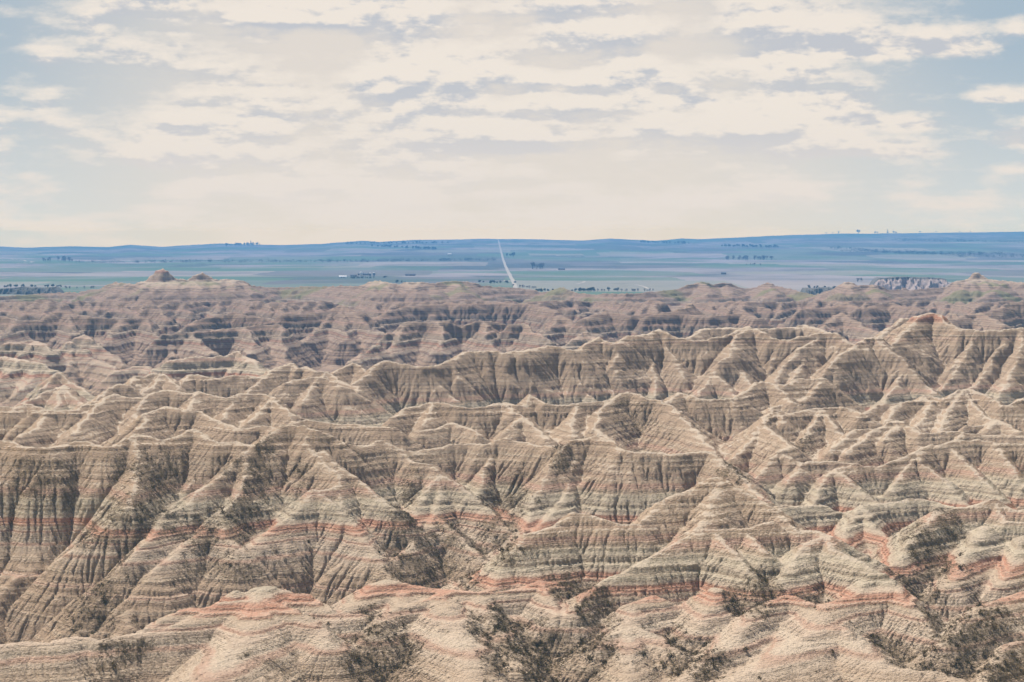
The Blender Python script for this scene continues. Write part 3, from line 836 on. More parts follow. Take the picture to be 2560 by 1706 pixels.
def mat_badlands():
    m, t = new_mat("badlands_clay")
    g = t.n('ShaderNodeNewGeometry')
    s = t.n('ShaderNodeSeparateXYZ'); t.link(g.outputs['Position'], s.inputs[0])
    pos = g.outputs['Position']
    x, y, z = s.outputs
    wob = t.noise(pos, 0.017, 3, 0.5)
    zz = t.math('ADD', z, t.math('MULTIPLY', t.math('SUBTRACT', wob, 0.5), 3.2))
    fine = t.noise(pos, 0.5, 3, 0.6)
    zz = t.math('ADD', zz, t.math('MULTIPLY', t.math('SUBTRACT', fine, 0.5), 0.7))
    f = t.math('DIVIDE', t.math('ADD', zz, 136.0), 86.0)

    def p(v):
        return (v + 136.0) / 86.0
    TAN = (0.31, 0.222, 0.152); TAN2 = (0.335, 0.246, 0.172); PALE = (0.40, 0.315, 0.235)
    GRN = (0.355, 0.295, 0.215); RED = (0.375, 0.195, 0.13); PINK = (0.37, 0.238, 0.172); BRN = (0.23, 0.163, 0.112)
    DRED = (0.34, 0.165, 0.105)
    st = [(p(-136), TAN), (p(-127), TAN), (p(-126), PINK), (p(-125), TAN), (p(-120.5), TAN2), (p(-117.4), PALE), (p(-117.0), PINK), (p(-116.3), PINK),
          (p(-115.8), PALE), (p(-112.8), PALE), (p(-112.5), PINK), (p(-112.0), PINK), (p(-111.7), PALE), (p(-110.4), TAN2), (p(-110.0), RED), (p(-107.9), RED), (p(-107.4), PALE),
          (p(-106.0), GRN), (p(-101.5), GRN), (p(-99.8), TAN2), (p(-99.0), PINK), (p(-98.0), PINK), (p(-97.4), TAN2),
          (p(-90), TAN2), (p(-82), TAN), (p(-76), TAN2), (p(-71.5), TAN), (p(-70.8), PINK), (p(-69.5), TAN), (p(-61), TAN), (p(-58.5), DRED), (p(-50), DRED)]
    base = t.ramp(f, st)
    # thin beds
    b1 = t.noise(None, 0.55, 3, 0.7, '1D', zz)
    b2 = t.noise(None, 0.17, 2, 0.6, '1D', t.math('ADD', zz, 40.0))
    v1 = t.sstep(b1, 0.30, 0.70)
    base = t.mix(t.math('MULTIPLY', t.sstep(b1, 0.52, 0.62), 0.30), base, (0.46, 0.385, 0.29))
    base = t.mix(t.math('MULTIPLY', t.sstep(b1, 0.46, 0.36), 0.38), base, (0.27, 0.20, 0.14))
    b4 = t.noise(None, 1.25, 2, 0.7, '1D', t.math('ADD', zz, 15.0))
    upz = t.math('MULTIPLY', t.sstep(z, -100.0, -95.0, 0.25, 0.62), t.sstep(t.noise(pos, 0.035, 3, 0.6), 0.38, 0.62, 0.25, 1.0))
    base = t.mix(t.math('MULTIPLY', t.sstep(b4, 0.47, 0.38), upz), base, (0.235, 0.17, 0.12))
    base = t.mix(t.math('MULTIPLY', t.sstep(b4, 0.55, 0.64), t.math('MULTIPLY', upz, 0.7)), base, (0.45, 0.365, 0.275))
    base = t.mix(t.math('MULTIPLY', t.sstep(b2, 0.56, 0.68), 0.22), base, PINK)
    # farther rim beds are redder
    farf = t.math('MULTIPLY', t.sstep(y, 1800.0, 2800.0), t.sstep(z, -84.0, -70.0, 1.0, 0.25))
    b3 = t.noise(None, 0.42, 2, 0.6, '1D', t.math('ADD', zz, 90.0))
    base = t.mix(t.math('MULTIPLY', farf, t.math('MULTIPLY', t.sstep(b3, 0.48, 0.60), 0.55)), base, (0.33, 0.20, 0.145))
    base = t.mix(t.math('MULTIPLY', farf, t.math('MULTIPLY', t.sstep(b3, 0.47, 0.36), 0.75)), base, (0.20, 0.15, 0.12))
    base = t.mix(t.math('MULTIPLY', farf, 0.6), base, (0.20, 0.137, 0.105))
    b5 = t.noise(None, 0.95, 2, 0.6, '1D', t.math('ADD', zz, 140.0))
    base = t.mix(t.math('MULTIPLY', farf, t.math('MULTIPLY', t.sstep(b5, 0.46, 0.36), 0.7)), base, (0.105, 0.075, 0.062))
    # blotches
    n = t.noise(pos, 0.06, 4, 0.6)
    base = t.mix(t.math('MULTIPLY', t.sstep(n, 0.5, 0.75), 0.25), base, PALE)
    n2 = t.noise(pos, 1.3, 3, 0.65)
    base = t.mix(t.math('MULTIPLY', t.sstep(n2, 0.42, 0.30), 0.35), base, BRN)
    # paler tone on flat ground, stronger on the high crests
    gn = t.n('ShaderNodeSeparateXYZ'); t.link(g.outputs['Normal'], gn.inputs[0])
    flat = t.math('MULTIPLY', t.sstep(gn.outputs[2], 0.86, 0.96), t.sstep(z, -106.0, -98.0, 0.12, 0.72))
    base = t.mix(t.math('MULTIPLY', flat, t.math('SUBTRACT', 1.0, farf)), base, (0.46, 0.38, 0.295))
    # scrub litter and dark soil in the gullies
    veg = t.n('ShaderNodeAttribute', attribute_name='veg').outputs['Fac']
    vn = t.noise(pos, 0.95, 4, 0.75)
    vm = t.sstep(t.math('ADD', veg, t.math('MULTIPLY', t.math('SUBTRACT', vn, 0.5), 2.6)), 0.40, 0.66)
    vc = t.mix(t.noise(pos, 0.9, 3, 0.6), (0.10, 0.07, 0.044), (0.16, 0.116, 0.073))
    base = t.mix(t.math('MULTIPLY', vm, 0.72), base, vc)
    grs = t.n('ShaderNodeAttribute', attribute_name='grass').outputs['Fac']
    base = t.mix(t.math('MULTIPLY', grs, 0.8), base, (0.165, 0.155, 0.075))
    # relief too small for the mesh: popcorn clay and bed edges
    hb = t.math('ADD', t.math('MULTIPLY', b1, 0.5), t.math('MULTIPLY', n2, 0.5))
    bp = t.n('ShaderNodeBump')
    bp.inputs['Strength'].default_value = 1.0
    bp.inputs['Distance'].default_value = 1.7
    t.link(hb, bp.inputs['Height'])
    finish(t, base, 0.96, bp.outputs[0], 0.05)
    return m


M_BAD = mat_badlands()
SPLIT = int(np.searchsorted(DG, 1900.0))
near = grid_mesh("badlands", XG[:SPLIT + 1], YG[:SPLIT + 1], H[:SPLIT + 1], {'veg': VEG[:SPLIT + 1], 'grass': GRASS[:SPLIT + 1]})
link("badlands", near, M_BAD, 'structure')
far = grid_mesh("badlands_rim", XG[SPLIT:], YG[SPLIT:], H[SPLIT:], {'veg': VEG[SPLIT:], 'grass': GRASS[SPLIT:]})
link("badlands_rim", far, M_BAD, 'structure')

# ------------------------------------------------------------------ prairie
SKYL = [(-600,622),(0,617),(60,620),(178,616),(268,618),(327,612),(402,618),(461,614),(550,609),(625,611),(699,613),(800,610),(906,602),(950,605),(1031,599.6),(1085,599.6),(1208,597.7),(1357,599.6),(1452,602),(1528,596.5),(1637,602),(1705,596.5),(1747,598),(1929,590),(2096,584.7),(2180,584.7),(2321,583),(2560,580),(3200,576)]
DSK = 22000.0


def plain_z(X, D):
    px = X / D * FPX + CX
    ys = np.interp(px, [p[0] for p in SKYL], [p[1] for p in SKYL])
    zs = -(ys - YH) / FPX * DSK
    base = np.interp(D, [3000, 5000, 9000, 13000], [-128, -128, -132, -128])
    t = np.clip((D - 11500) / (DSK - 11500), 0, 1)
    t = t * t * (3 - 2 * t) * 0.35 + t * 0.65
    z = base * (1 - t) + zs * t
    und = fbm(X / 1500, D / 900, 4, 91) * np.interp(D, [4000, 7000, 12000, 20000, DSK], [4, 5, 9, 14, 5]) + fbm(X / 260, D / 200, 2, 95) * np.interp(D, [4000, 12000, DSK], [0.6, 2.5, 4])
    z = z + und - np.clip(D - DSK, 0, None) * 0.03
    return z


def near_dip(X, D, z):
    # the prairie starts below the back of the rim
    return z - np.clip(4700 - D, 0, None) * 0.12


nr, nc = 620, 700
Dp = np.exp(np.linspace(math.log(4250), math.log(24500), nr))
txp = np.linspace(-0.31, 0.31, nc)
Xp = Dp[:, None] * txp[None]; Yp = np.repeat(Dp[:, None], nc, 1)
Zp = near_dip(Xp, Yp, plain_z(Xp, Yp))


def mat_prairie():
    m, t = new_mat("prairie_grass")
    g = t.n('ShaderNodeNewGeometry'); pos = g.outputs['Position']
    s = t.n('ShaderNodeSeparateXYZ'); t.link(pos, s.inputs[0])
    x, y, z = s.outputs
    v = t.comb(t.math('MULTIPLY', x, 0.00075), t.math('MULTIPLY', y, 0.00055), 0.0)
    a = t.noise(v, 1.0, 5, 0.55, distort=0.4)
    v2 = t.comb(t.math('MULTIPLY', x, 0.0026), t.math('MULTIPLY', y, 0.0017), 3.0)
    b = t.noise(v2, 1.0, 5, 0.6)
    c = t.noise(t.comb(t.math('MULTIPLY', x, 0.009), t.math('MULTIPLY', y, 0.005), 0.0), 1.0, 4, 0.6)
    col = t.mix(t.sstep(b, 0.35, 0.65), (0.165, 0.152, 0.155), (0.235, 0.208, 0.205))
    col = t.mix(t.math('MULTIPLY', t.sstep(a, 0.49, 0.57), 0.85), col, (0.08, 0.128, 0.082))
    col = t.mix(t.math('MULTIPLY', t.sstep(a, 0.45, 0.37), 0.8), col, (0.05, 0.068, 0.065))  # dark creek bottoms, and cloud shadows on the plain painted as colour
    vo = t.n('ShaderNodeTexVoronoi', distance='CHEBYCHEV'); vo.inputs['Scale'].default_value = 1.0
    vo.inputs['Randomness'].default_value = 0.7
    t.link(t.comb(t.math('MULTIPLY', x, 0.0016), t.math('MULTIPLY', y, 0.0009), 0.0), vo.inputs['Vector'])
    vs = t.n('ShaderNodeSeparateColor'); t.link(vo.outputs['Color'], vs.inputs[0])
    col = t.mix(t.math('MULTIPLY', t.sstep(vs.outputs[0], 0.62, 0.66), 0.6), col, (0.085, 0.13, 0.085))
    col = t.mix(t.math('MULTIPLY', t.sstep(vs.outputs[1], 0.72, 0.76), 0.5), col, (0.26, 0.225, 0.20))
    col = t.mix(t.math('MULTIPLY', t.sstep(vs.outputs[2], 0.80, 0.84), 0.6), col, (0.075, 0.08, 0.08))
    hills = t.sstep(y, 14000.0, 20000.0)
    col = t.mix(t.math('MULTIPLY', hills, t.sstep(c, 0.45, 0.62, 0.25, 0.85)), col, (0.055, 0.075, 0.055))
    col = t.mix(t.math('MULTIPLY', t.sstep(c, 0.58, 0.7), 0.45), col, (0.085, 0.08, 0.06))
    finish(t, col, 1.0, None, 0.0)
    return m


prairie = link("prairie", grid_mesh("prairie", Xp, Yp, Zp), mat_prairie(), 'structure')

# ------------------------------------------------------------------ haze
zmin = min(H.min(), Zp.min()) - 1.0
hx = 26000 * 0.31 + 2500


def box_mesh(name, x0, x1, y0, y1, z0, z1):
    me = bpy.data.meshes.new(name)
    vs = [(x, y, z) for z in (z0, z1) for y in (y0, y1) for x in (x0, x1)]
    fs = [(0, 2, 3, 1), (4, 5, 7, 6), (0, 1, 5, 4), (2, 6, 7, 3), (0, 4, 6, 2), (1, 3, 7, 5)]
    me.from_pydata(vs, [], fs)
    me.update()
    return me


hm, ht = new_mat("haze_air")
pv = ht.n('ShaderNodeVolumePrincipled')
pv.inputs['Color'].default_value = (0.145, 0.42, 0.87, 1)
pv.inputs['Density'].default_value = HAZE_DENSITY
pv.inputs['Anisotropy'].default_value = 0.0
ho = ht.n('ShaderNodeOutputMaterial')
ht.link(pv.outputs[0], ho.inputs['Volume'])
link("haze", box_mesh("haze", -hx, hx, -400, HAZE_FAR, zmin, HAZE_TOP), hm, 'stuff')

# ------------------------------------------------------------------ helpers for the small things
def tag(o, label, cat, group=None, kind=None):
    if label:
        o['label'] = label
    if cat:
        o['category'] = cat
    if group:
        o['group'] = group
    if kind:
        o['kind'] = kind
    return o


def empty(name, loc, rz=0.0):
    o = bpy.data.objects.new(name, None)
    o.empty_display_size = 1.0
    o.location = loc
    o.rotation_euler = (0, 0, rz)
    COL.objects.link(o)
    return o


def mesh_from(name, verts, faces, smooth=False):
    me = bpy.data.meshes.new(name)
    me.from_pydata([tuple(v) for v in verts], [], faces)
    if smooth:
        me.polygons.foreach_set('use_smooth', [True] * len(me.polygons))
    me.update()
    return me


def copy_thing(o, loc, rz=0.0, sc=1.0, label=None):
    c = o.copy(); COL.objects.link(c)
    c.location = loc; c.rotation_euler = (0, 0, rz); c.scale = (sc, sc, sc)
    if label:
        c['label'] = label
    for ch in list(o.children):
        d = ch.copy(); COL.objects.link(d); d.parent = c
    return c


def simple_mat(name, c1, c2=None, scale=1.0, rough=0.9):
    m, t = new_mat(name)
    if c2 is None:
        finish(t, c1, rough)
    else:
        g = t.n('ShaderNodeTexCoord')
        f = t.noise(g.outputs['Object'], scale, 4, 0.6)
        finish(t, t.mix(t.sstep(f, 0.35, 0.65), c1, c2), rough)
    return m


def plain_at(px, py, dmin=4600.0, dmax=23000.0):
    """point of the prairie on the line of sight through a pixel of the photograph"""
    D = np.linspace(dmin, dmax, 9000)
    X = (px - CX) / FPX * D
    z = plain_z(X, D)
    k = np.nonzero(z >= -(py - YH) / FPX * D)[0]
    i = int(k[0]) if k.size else len(D) - 1
    return float(X[i]), float(D[i]), float(z[i])


def pz(x, y):
    return float(plain_z(np.array([x], float), np.array([y], float))[0])


# ------------------------------------------------------------------ scrub on the badlands
def shrub_geo(r, n, rg):
    """clump of small leafy twigs, flattened, with an uneven outline"""
    V, F = [], []
    lobes = [(rg.uniform(-.5, .5), rg.uniform(-.5, .5), rg.uniform(.25, .6), rg.uniform(.4, .7)) for _ in range(5)]
    for i in range(n):
        lx, ly, lz, lr = lobes[i % 5]
        while True:
            p = np.array([rg.uniform(-1, 1), rg.uniform(-1, 1), rg.uniform(-1, 1)])
            if p @ p < 1:
                break
        c = np.array([lx, ly, lz]) + p * lr * np.array([1, 1, .8])
        c[2] = max(c[2], 0.02)
        a = rg.uniform(.10, .24)
        t1 = np.array([rg.gauss(0, 1), rg.gauss(0, 1), rg.gauss(0, 1)]); t1 /= np.linalg.norm(t1)
        t2 = np.cross(t1, [rg.gauss(0, 1), rg.gauss(0, 1), rg.gauss(0, 1)]); t2 /= np.linalg.norm(t2) + 1e-6
        k = len(V)
        V += [(c + t1 * a) * r, (c - t1 * a * .6 + t2 * a * .8) * r, (c - t1 * a * .6 - t2 * a * .8) * r]
        F.append((k, k + 1, k + 2))
    return V, F


M_SHRUB = simple_mat("scrub_leaves", (0.098, 0.072, 0.040), (0.17, 0.126, 0.074), 1.2)
M_SHRUB2 = simple_mat("dry_scrub_leaves", (0.155, 0.114, 0.068), (0.23, 0.17, 0.105), 1.2)
rg = random.Random(5)
shrub_meshes = []
for i in range(6):
    V, F = shrub_geo(1.0, 70, rg)
    me = mesh_from("shrub", V, F)
    me.materials.append(M_SHRUB if i % 3 else M_SHRUB2)
    shrub_meshes.append(me)

cand_r = rng.integers(0, int(np.searchsorted(DG, 1350.0)), 1200000)
cand_c = rng.integers(int(NC * .08), int(NC * .92), 1200000)
ww = VEG[cand_r, cand_c] ** 2.0 * (0.18 + 1.0 * PATCH[cand_r, cand_c])
keep = rng.random(ww.size) < ww * 0.32
cand_r, cand_c = cand_r[keep], cand_c[keep]
sizes = np.clip(rng.lognormal(-0.85, 0.45, cand_r.size), .2, 1.3)
dist_ = DG[cand_r]
in_frame = np.abs(TXG[cand_c]) < 0.2126
# which of them the camera can see
vis_ok = np.zeros(cand_r.size, bool)
vang = H / DG[:, None]
hor = np.maximum.accumulate(np.concatenate([np.full((1, NC), -9, np.float32), vang[:-1]]), 0)
vis_ok = (H[cand_r, cand_c] + sizes) / dist_ > hor[cand_r, cand_c]
vis_ok &= ((H[cand_r, cand_c] / dist_) > -(1706 - YH) / FPX) & in_frame
print("shrubs", cand_r.size, "visible", vis_ok.sum())
order_ = np.argsort(-(sizes / dist_) * vis_ok)
first = order_[:300]
for n_, k in enumerate(first):
    r, c = cand_r[k], cand_c[k]
    px = XG[r, c] / DG[r] * FPX + CX
    py = -H[r, c] / DG[r] * FPX + YH
    dry = (n_ % 6) % 3 == 0
    where = ("below the low red-capped mound" if px < 800 and py > 1560 else
             "in the deep gully at the left edge" if px < 450 else
             "in the gully behind the red-capped mound" if px < 860 and py > 1300 else
             "on the slope above the left gullies" if px < 860 else
             "in the washed gully beside the second red knoll" if px < 1130 and py > 1500 else
             "in the gully left of the middle pyramid hill" if px < 1230 else
             "in the ravine under the broad red-banded hill" if px < 1650 and py > 1400 else
             "in the ravine behind the broad red-banded hill" if px < 1650 else
             "beside the pale rounded hill" if px < 2150 else
             "in the shaded ravine at the right edge")
    o = bpy.data.objects.new("shrub", shrub_meshes[n_ % 6])
    COL.objects.link(o)
    s_ = float(sizes[k])
    o.location = (float(XG[r, c]), float(YG[r, c]), float(H[r, c]) - 0.08 * s_)
    o.rotation_euler = (0, 0, rg.uniform(0, 6.28))
    o.scale = (s_ * rg.uniform(.9, 1.3), s_ * rg.uniform(.9, 1.3), s_ * rg.uniform(.8, 1.15))
    tag(o, ("dry brown" if dry else "dark olive-brown") + " shrub " + where, "shrub", ("dry brown shrubs " if dry else "dark shrubs ") + where)

rest = order_[300:]
base_V = [np.array(shrub_geo(1.0, 34, rg)[0]).reshape(-1, 3) for _ in range(8)]
allV = []
for k in rest:
    r, c = cand_r[k], cand_c[k]
    b = base_V[k % 8]
    a = rg.uniform(0, 6.28); s_ = float(sizes[k])
    ca, sa = math.cos(a) * s_, math.sin(a) * s_
    v = np.empty_like(b)
    v[:, 0] = b[:, 0] * ca - b[:, 1] * sa + XG[r, c]
    v[:, 1] = b[:, 0] * sa + b[:, 1] * ca + YG[r, c]
    v[:, 2] = b[:, 2] * s_ * rg.uniform(.7, 1.1) + H[r, c] - 0.05
    allV.append(v)


def tri_mesh(name, V):
    n = len(V)
    me = bpy.data.meshes.new(name)
    me.vertices.add(n); me.vertices.foreach_set('co', V.astype(np.float32).ravel())
    me.loops.add(n); me.loops.foreach_set('vertex_index', np.arange(n, dtype=np.int32))
    me.polygons.add(n // 3)
    me.polygons.foreach_set('loop_start', np.arange(0, n, 3, dtype=np.int32))
    me.polygons.foreach_set('loop_total', np.full(n // 3, 3, np.int32))
    me.update(calc_edges=True)
    return me


half = len(allV) // 2
sc_o = link("scrub", tri_mesh("scrub", np.concatenate(allV[:half])), M_SHRUB, 'stuff')
tag(sc_o, "dark low scrub scattered over the gullies of the badlands", "scrub")
sc_o = link("dry_scrub", tri_mesh("dry_scrub", np.concatenate(allV[half:])), M_SHRUB2, 'stuff')
tag(sc_o, "dry brown scrub and bunch grass scattered over the badlands slopes", "scrub")

# ------------------------------------------------------------------ road and tracks on the prairie
M_ROAD = simple_mat("gravel_road", (0.25, 0.222, 0.19), (0.31, 0.275, 0.235), 0.05)


def ribbon(name, pts, width, lift, mat):
    pts = [Vector(p) for p in pts]
    V, F = [], []
    for i, p in enumerate(pts):
        d = (pts[min(i + 1, len(pts) - 1)] - pts[max(i - 1, 0)]); d.z = 0
        d.normalize()
        n = Vector((d.y, -d.x, 0))
        for s_ in (-.5, .5):
            q = p + n * width * s_
            V.append((q.x, q.y, max(pz(q.x, q.y), p.z) + lift))
    for i in range(len(pts) - 1):
        k = 2 * i
        F.append((k, k + 1, k + 3, k + 2))
    o = link(name, mesh_from(name, V, F), mat, 'structure')
    return o


rp = []
Dr = 5200.0
while Dr < 21800:
    x = 3.3 + (Dr - 6634) * (-128.3 / 14866)
    rp.append((x, Dr, pz(x, Dr))); Dr += 18
ribbon("dirt_road", rp, 11.0, 0.35, M_ROAD)


def track(pxs, width):
    P_ = [Vector(plain_at(*p)) for p in pxs]
    out = []
    for a, b in zip(P_[:-1], P_[1:]):
        n = max(2, int((b - a).length / 20))
        for i in range(n):
            q = a.lerp(b, i / n); out.append((q.x, q.y, pz(q.x, q.y)))
    ribbon("dirt_track", out, width, 0.6, M_ROAD)


track([(1371, 638), (1400, 640), (1462, 643)], 25.0)
track([(1590, 713), (1612, 718), (1634, 726)], 8.0)
track([(1442, 711), (1458, 707), (1463, 705), (1455, 703.5)], 7.0)
track([(0, 647), (60, 651), (85, 656), (40, 660)], 10.0)

# ------------------------------------------------------------------ eroded bluffs beyond the rim
M_BLUFF = simple_mat("pale_bluff_clay", (0.27, 0.205, 0.18), (0.35, 0.275, 0.245), 0.04)
M_BLUFFT = simple_mat("bluff_scrub_and_shade", (0.075, 0.07, 0.06), (0.11, 0.10, 0.085), 0.03)  # scrub on bluff tops, and painted shade on the dark left bluff


def bluff(px0, px1, ytop, ybase, D, mat, pat_mat, seed, label_top=0.86):
    k = D / FPX
    x0, x1 = (px0 - CX) * k, (px1 - CX) * k
    zt, zb = -(ytop - YH) * k, -(ybase - YH) * k
    nx, ny = 260, 70
    X = np.linspace(x0, x1, nx)[None].repeat(ny, 0)
    Y = np.linspace(D - 75, D + 130, ny)[:, None].repeat(nx, 1)
    e = np.clip(np.minimum((X - x0), (x1 - X)) / (0.16 * (x1 - x0)), 0, 1); e = e * e * (3 - 2 * e)
    gul = np.abs(fbm((X + 14 * fbm(X / 50, Y / 50, 2, seed + 7)) / 38, Y / 90, 4, seed, 0.6)) * 62 + fbm(X / 60, Y / 60, 2, seed + 5) * 30
    t = np.clip((Y - (D - 60) - gul) / 55, 0, 1)
    top = zt - (zt - zb) * 0.25 * np.clip(fbm(X / 70, X / 70 * 0, 2, seed + 9) + .3, 0, 1)
    Z = zb - 6 + (top - zb + 6) * t ** 0.85 * e - np.clip(Y - D - 60, 0, None) * 0.25
    Z += fbm(X / 6, Y / 6, 2, seed + 3) * 0.5
    me = grid_mesh("bluff", X, Y, Z)
    o = link("bluff", me, mat, 'structure')
    me.materials.append(pat_mat)
    tt = ((t[:-1, :-1] + t[1:, 1:]) / 2 > label_top).ravel().astype(np.int32)
    me.polygons.foreach_set('material_index', tt)
    return o


bluff(2165, 2395, 693, 722, 5650, M_BLUFF, M_BLUFFT, 3)
bluff(-120, 175, 718, 748, 5150, M_BLUFFT, M_BLUFFT, 8)  # wall in shadow: its shade is put into the dark material
bluff(2000, 2100, 720, 742, 5100, M_BLUFFT, M_BLUFFT, 13)

# ------------------------------------------------------------------ trees on the prairie
M_BARK = simple_mat("tree_bark", (0.07, 0.055, 0.045))
M_LEAF = [simple_mat("tree_leaves", (0.030, 0.045, 0.030), (0.055, 0.07, 0.045), 0.6),
          simple_mat("bare_tree_twigs", (0.085, 0.075, 0.075), (0.12, 0.105, 0.10), 0.6)]


def tree_proto(kind, seed):
    """kind 0: dense dark round crown, 1: loose greyish crown, 2: pointed conifer"""
    r_ = random.Random(seed)
    e = empty("tree", (0, 0, 0))
    V, F = [], []
    th = {0: 2.2, 1: 3.0, 2: 1.2}[kind]
    segs = [((0, 0, -0.5), (0.1, 0, th), .34, .24)]
    if kind != 2:
        for i in range(5):
            a = i * 1.26 + r_.random()
            segs.append(((0.1, 0, th * .9), (math.cos(a) * 2.2, math.sin(a) * 2.2, th + 2.5 + r_.random() * 1.5), .17, .05))
    else:
        segs.append(((0.1, 0, th), (0, 0, 8.0), .22, .04))
    for p, q, ra, rb in segs:
        p, q = Vector(p), Vector(q)
        d = (q - p).normalized(); u = d.orthogonal().normalized(); v = d.cross(u)
        k = len(V)
        for (c, rr) in ((p, ra), (q, rb)):
            for j in range(6):
                a = j * math.pi / 3
                V.append(c + (u * math.cos(a) + v * math.sin(a)) * rr)
        for j in range(6):
            F.append((k + j, k + (j + 1) % 6, k + 6 + (j + 1) % 6, k + 6 + j))
    tr = bpy.data.objects.new("trunk", mesh_from("trunk", V, F, True)); COL.objects.link(tr); tr.parent = e
    tr.data.materials.append(M_BARK)
    V, F = [], []
    lobes = [(r_.uniform(-2.2, 2.2), r_.uniform(-2.2, 2.2), r_.uniform(3.2, 6.6), r_.uniform(1.0, 1.9)) for _ in range(9)]
    n = {0: 420, 1: 190, 2: 340}[kind]
    for i in range(n):
        if kind == 2:
            hgt = r_.random() ** 1.3
            rad = (1 - hgt) * 2.1 * math.sqrt(r_.random()); a = r_.uniform(0, 6.28)
            c = Vector((math.cos(a) * rad, math.sin(a) * rad, 0.8 + hgt * 8.0))
        else:
            lx, ly, lz, lr = lobes[i % 9]
            c = Vector((r_.gauss(0, .5), r_.gauss(0, .5), r_.gauss(0, .45))) * lr + Vector((lx, ly, lz))
        s_ = r_.uniform(.28, .62) * (0.8 if kind == 1 else 1)
        t1 = Vector((r_.gauss(0, 1), r_.gauss(0, 1), r_.gauss(0, 1))).normalized()
        t2 = t1.cross(Vector((r_.gauss(0, 1), r_.gauss(0, 1), r_.gauss(0, 1)))).normalized()
        k = len(V)
        V += [c + t1 * s_, c - t1 * s_ * .6 + t2 * s_ * .9, c - t1 * s_ * .6 - t2 * s_ * .9]
        F.append((k, k + 1, k + 2))
    cr = bpy.data.objects.new("crown", mesh_from("crown", V, F)); COL.objects.link(cr); cr.parent = e
    cr.data.materials.append(M_LEAF[1 if kind == 1 else 0])
    e['category'] = "tree"
    return e


protos = [[tree_proto(k, 30 + 7 * k + i) for i in range(2)] for k in range(3)]
used = set()
rt = random.Random(77)


def plant_tree(kind, x, y, sc, label, group, sink=0.0):
    p = protos[kind][rt.randrange(2)]
    z = pz(x, y) - 0.2 - sink
    key = (kind, protos[kind].index(p))
    if key not in used:
        used.add(key)
        p.location = (x, y, z); p.scale = (sc, sc, sc); p.rotation_euler = (0, 0, rt.uniform(0, 6.28))
        p['label'] = label
        o = p
    else:
        o = copy_thing(p, (x, y, z), rt.uniform(0, 6.28), sc, label)
    o['group'] = group
    return o


def row(kind, pts, n, h, label, group, jit=10.0, dep=40.0):
    """n trees strewn along a polyline of photograph pixels lying on the prairie"""
    for i in range(n):
        t = rt.random() * (len(pts) - 1)
        a = int(t); f = t - a
        px = pts[a][0] + (pts[a + 1][0] - pts[a][0]) * f
        py = pts[a][1] + (pts[a + 1][1] - pts[a][1]) * f
        x, y, z = plain_at(px, py)
        plant_tree(kind, x + rt.uniform(-jit, jit), y + rt.uniform(-dep, dep), h / 8.0 * rt.uniform(.7, 1.25), label, group)


row(0, [(1342, 731), (1372, 729)], 8, 8, "dark green tree in the clump left of the small pale knoll on the rim", "trees left of the small pale knoll")
row(0, [(1436, 730), (1485, 729)], 16, 8.5, "dark green tree in the grove right of the small pale knoll on the rim", "trees right of the small pale knoll")
row(0, [(1528, 728), (1545, 728)], 5, 9, "dark green tree in the clump left of the pale track end", "trees left of the pale track")
row(1, [(1490, 730), (1640, 729)], 18, 7, "bare grey tree along the creek just beyond the rim", "bare trees along the creek")
row(0, [(1195, 708), (1290, 710)], 14, 8, "dark green tree beside the near end of the straight gravel road", "trees at the near end of the road")
row(1, [(1290, 716), (1345, 724)], 14, 7, "bare grey tree right of the near end of the straight gravel road", "bare trees right of the road end")
row(0, [(996, 709), (1008, 709)], 3, 9, "dark tree between the two domed hills on the rim left of the road", "trees between the domed hills")
row(0, [(10, 719), (170, 719)], 22, 8, "dark tree on the shadowed bluff at the far left", "trees on the dark left bluff")
row(1, [(165, 722), (236, 722)], 10, 7, "bare tree on the flat left of the twin buttes", "trees left of the twin buttes")
row(0, [(2000, 722), (2090, 724)], 10, 8, "dark tree on the low shadowed bluff left of the red butte", "trees on the dark right bluff")
row(1, [(2140, 705), (2155, 705)], 2, 16, "tall bare tree on the flat right of the red butte", "tall bare trees right of the red butte")
# shelterbelts and trees farther out
row(1, [(1815, 650), (1935, 650)], 26, 22, "bare grey tree in the long grove on the middle plain right of the road", "grove on the middle plain")
row(1, [(1862, 664), (1905, 664)], 5, 10, "bush-like tree in the small clump below the long grove", "small clump below the grove")
row(1, [(1325, 673), (1358, 674)], 6, 26, "bare grey tree standing on the green field right of the road", "bare trees right of the road")
row(1, [(108, 654), (122, 655)], 4, 24, "bare tree on the green field at the far left", "bare trees on the left field")
row(1, [(148, 653), (185, 656)], 9, 24, "bare tree at the left end of the long dark shelterbelt", "bare trees at the shelterbelt end")
row(0, [(560, 616), (650, 613)], 22, 22, "dark tree in the row on the left skyline hill", "trees on the left skyline hill")
row(2, [(626, 612), (632, 612)], 2, 26, "tall dark conifer above the tree row on the left skyline hill", "tall conifers on the left skyline")
row(0, [(865, 611), (1125, 609)], 40, 20, "dark tree in the broken row below the skyline left of the road", "trees below the skyline left of the road")
row(0, [(920, 617), (1090, 625)], 36, 18, "dark tree in the draw on the hillside left of the road", "trees in the draw left of the road")
row(0, [(1598, 607), (1730, 611)], 30, 20, "dark tree in the row below the skyline right of the road", "trees below the skyline right of the road")
row(0, [(1795, 617), (1950, 620)], 34, 18, "dark tree in the lower row on the right hillside", "trees on the right hillside")
row(0, [(1268, 641), (1285, 642)], 4, 20, "dark tree beside the far stretch of the straight road", "trees beside the far road")


def skyline_tree(kind, px, h, label, group):
    y = DSK - 150
    x = (px - CX) / FPX * y
    plant_tree(kind, x, y, h / 8.0, label, group)


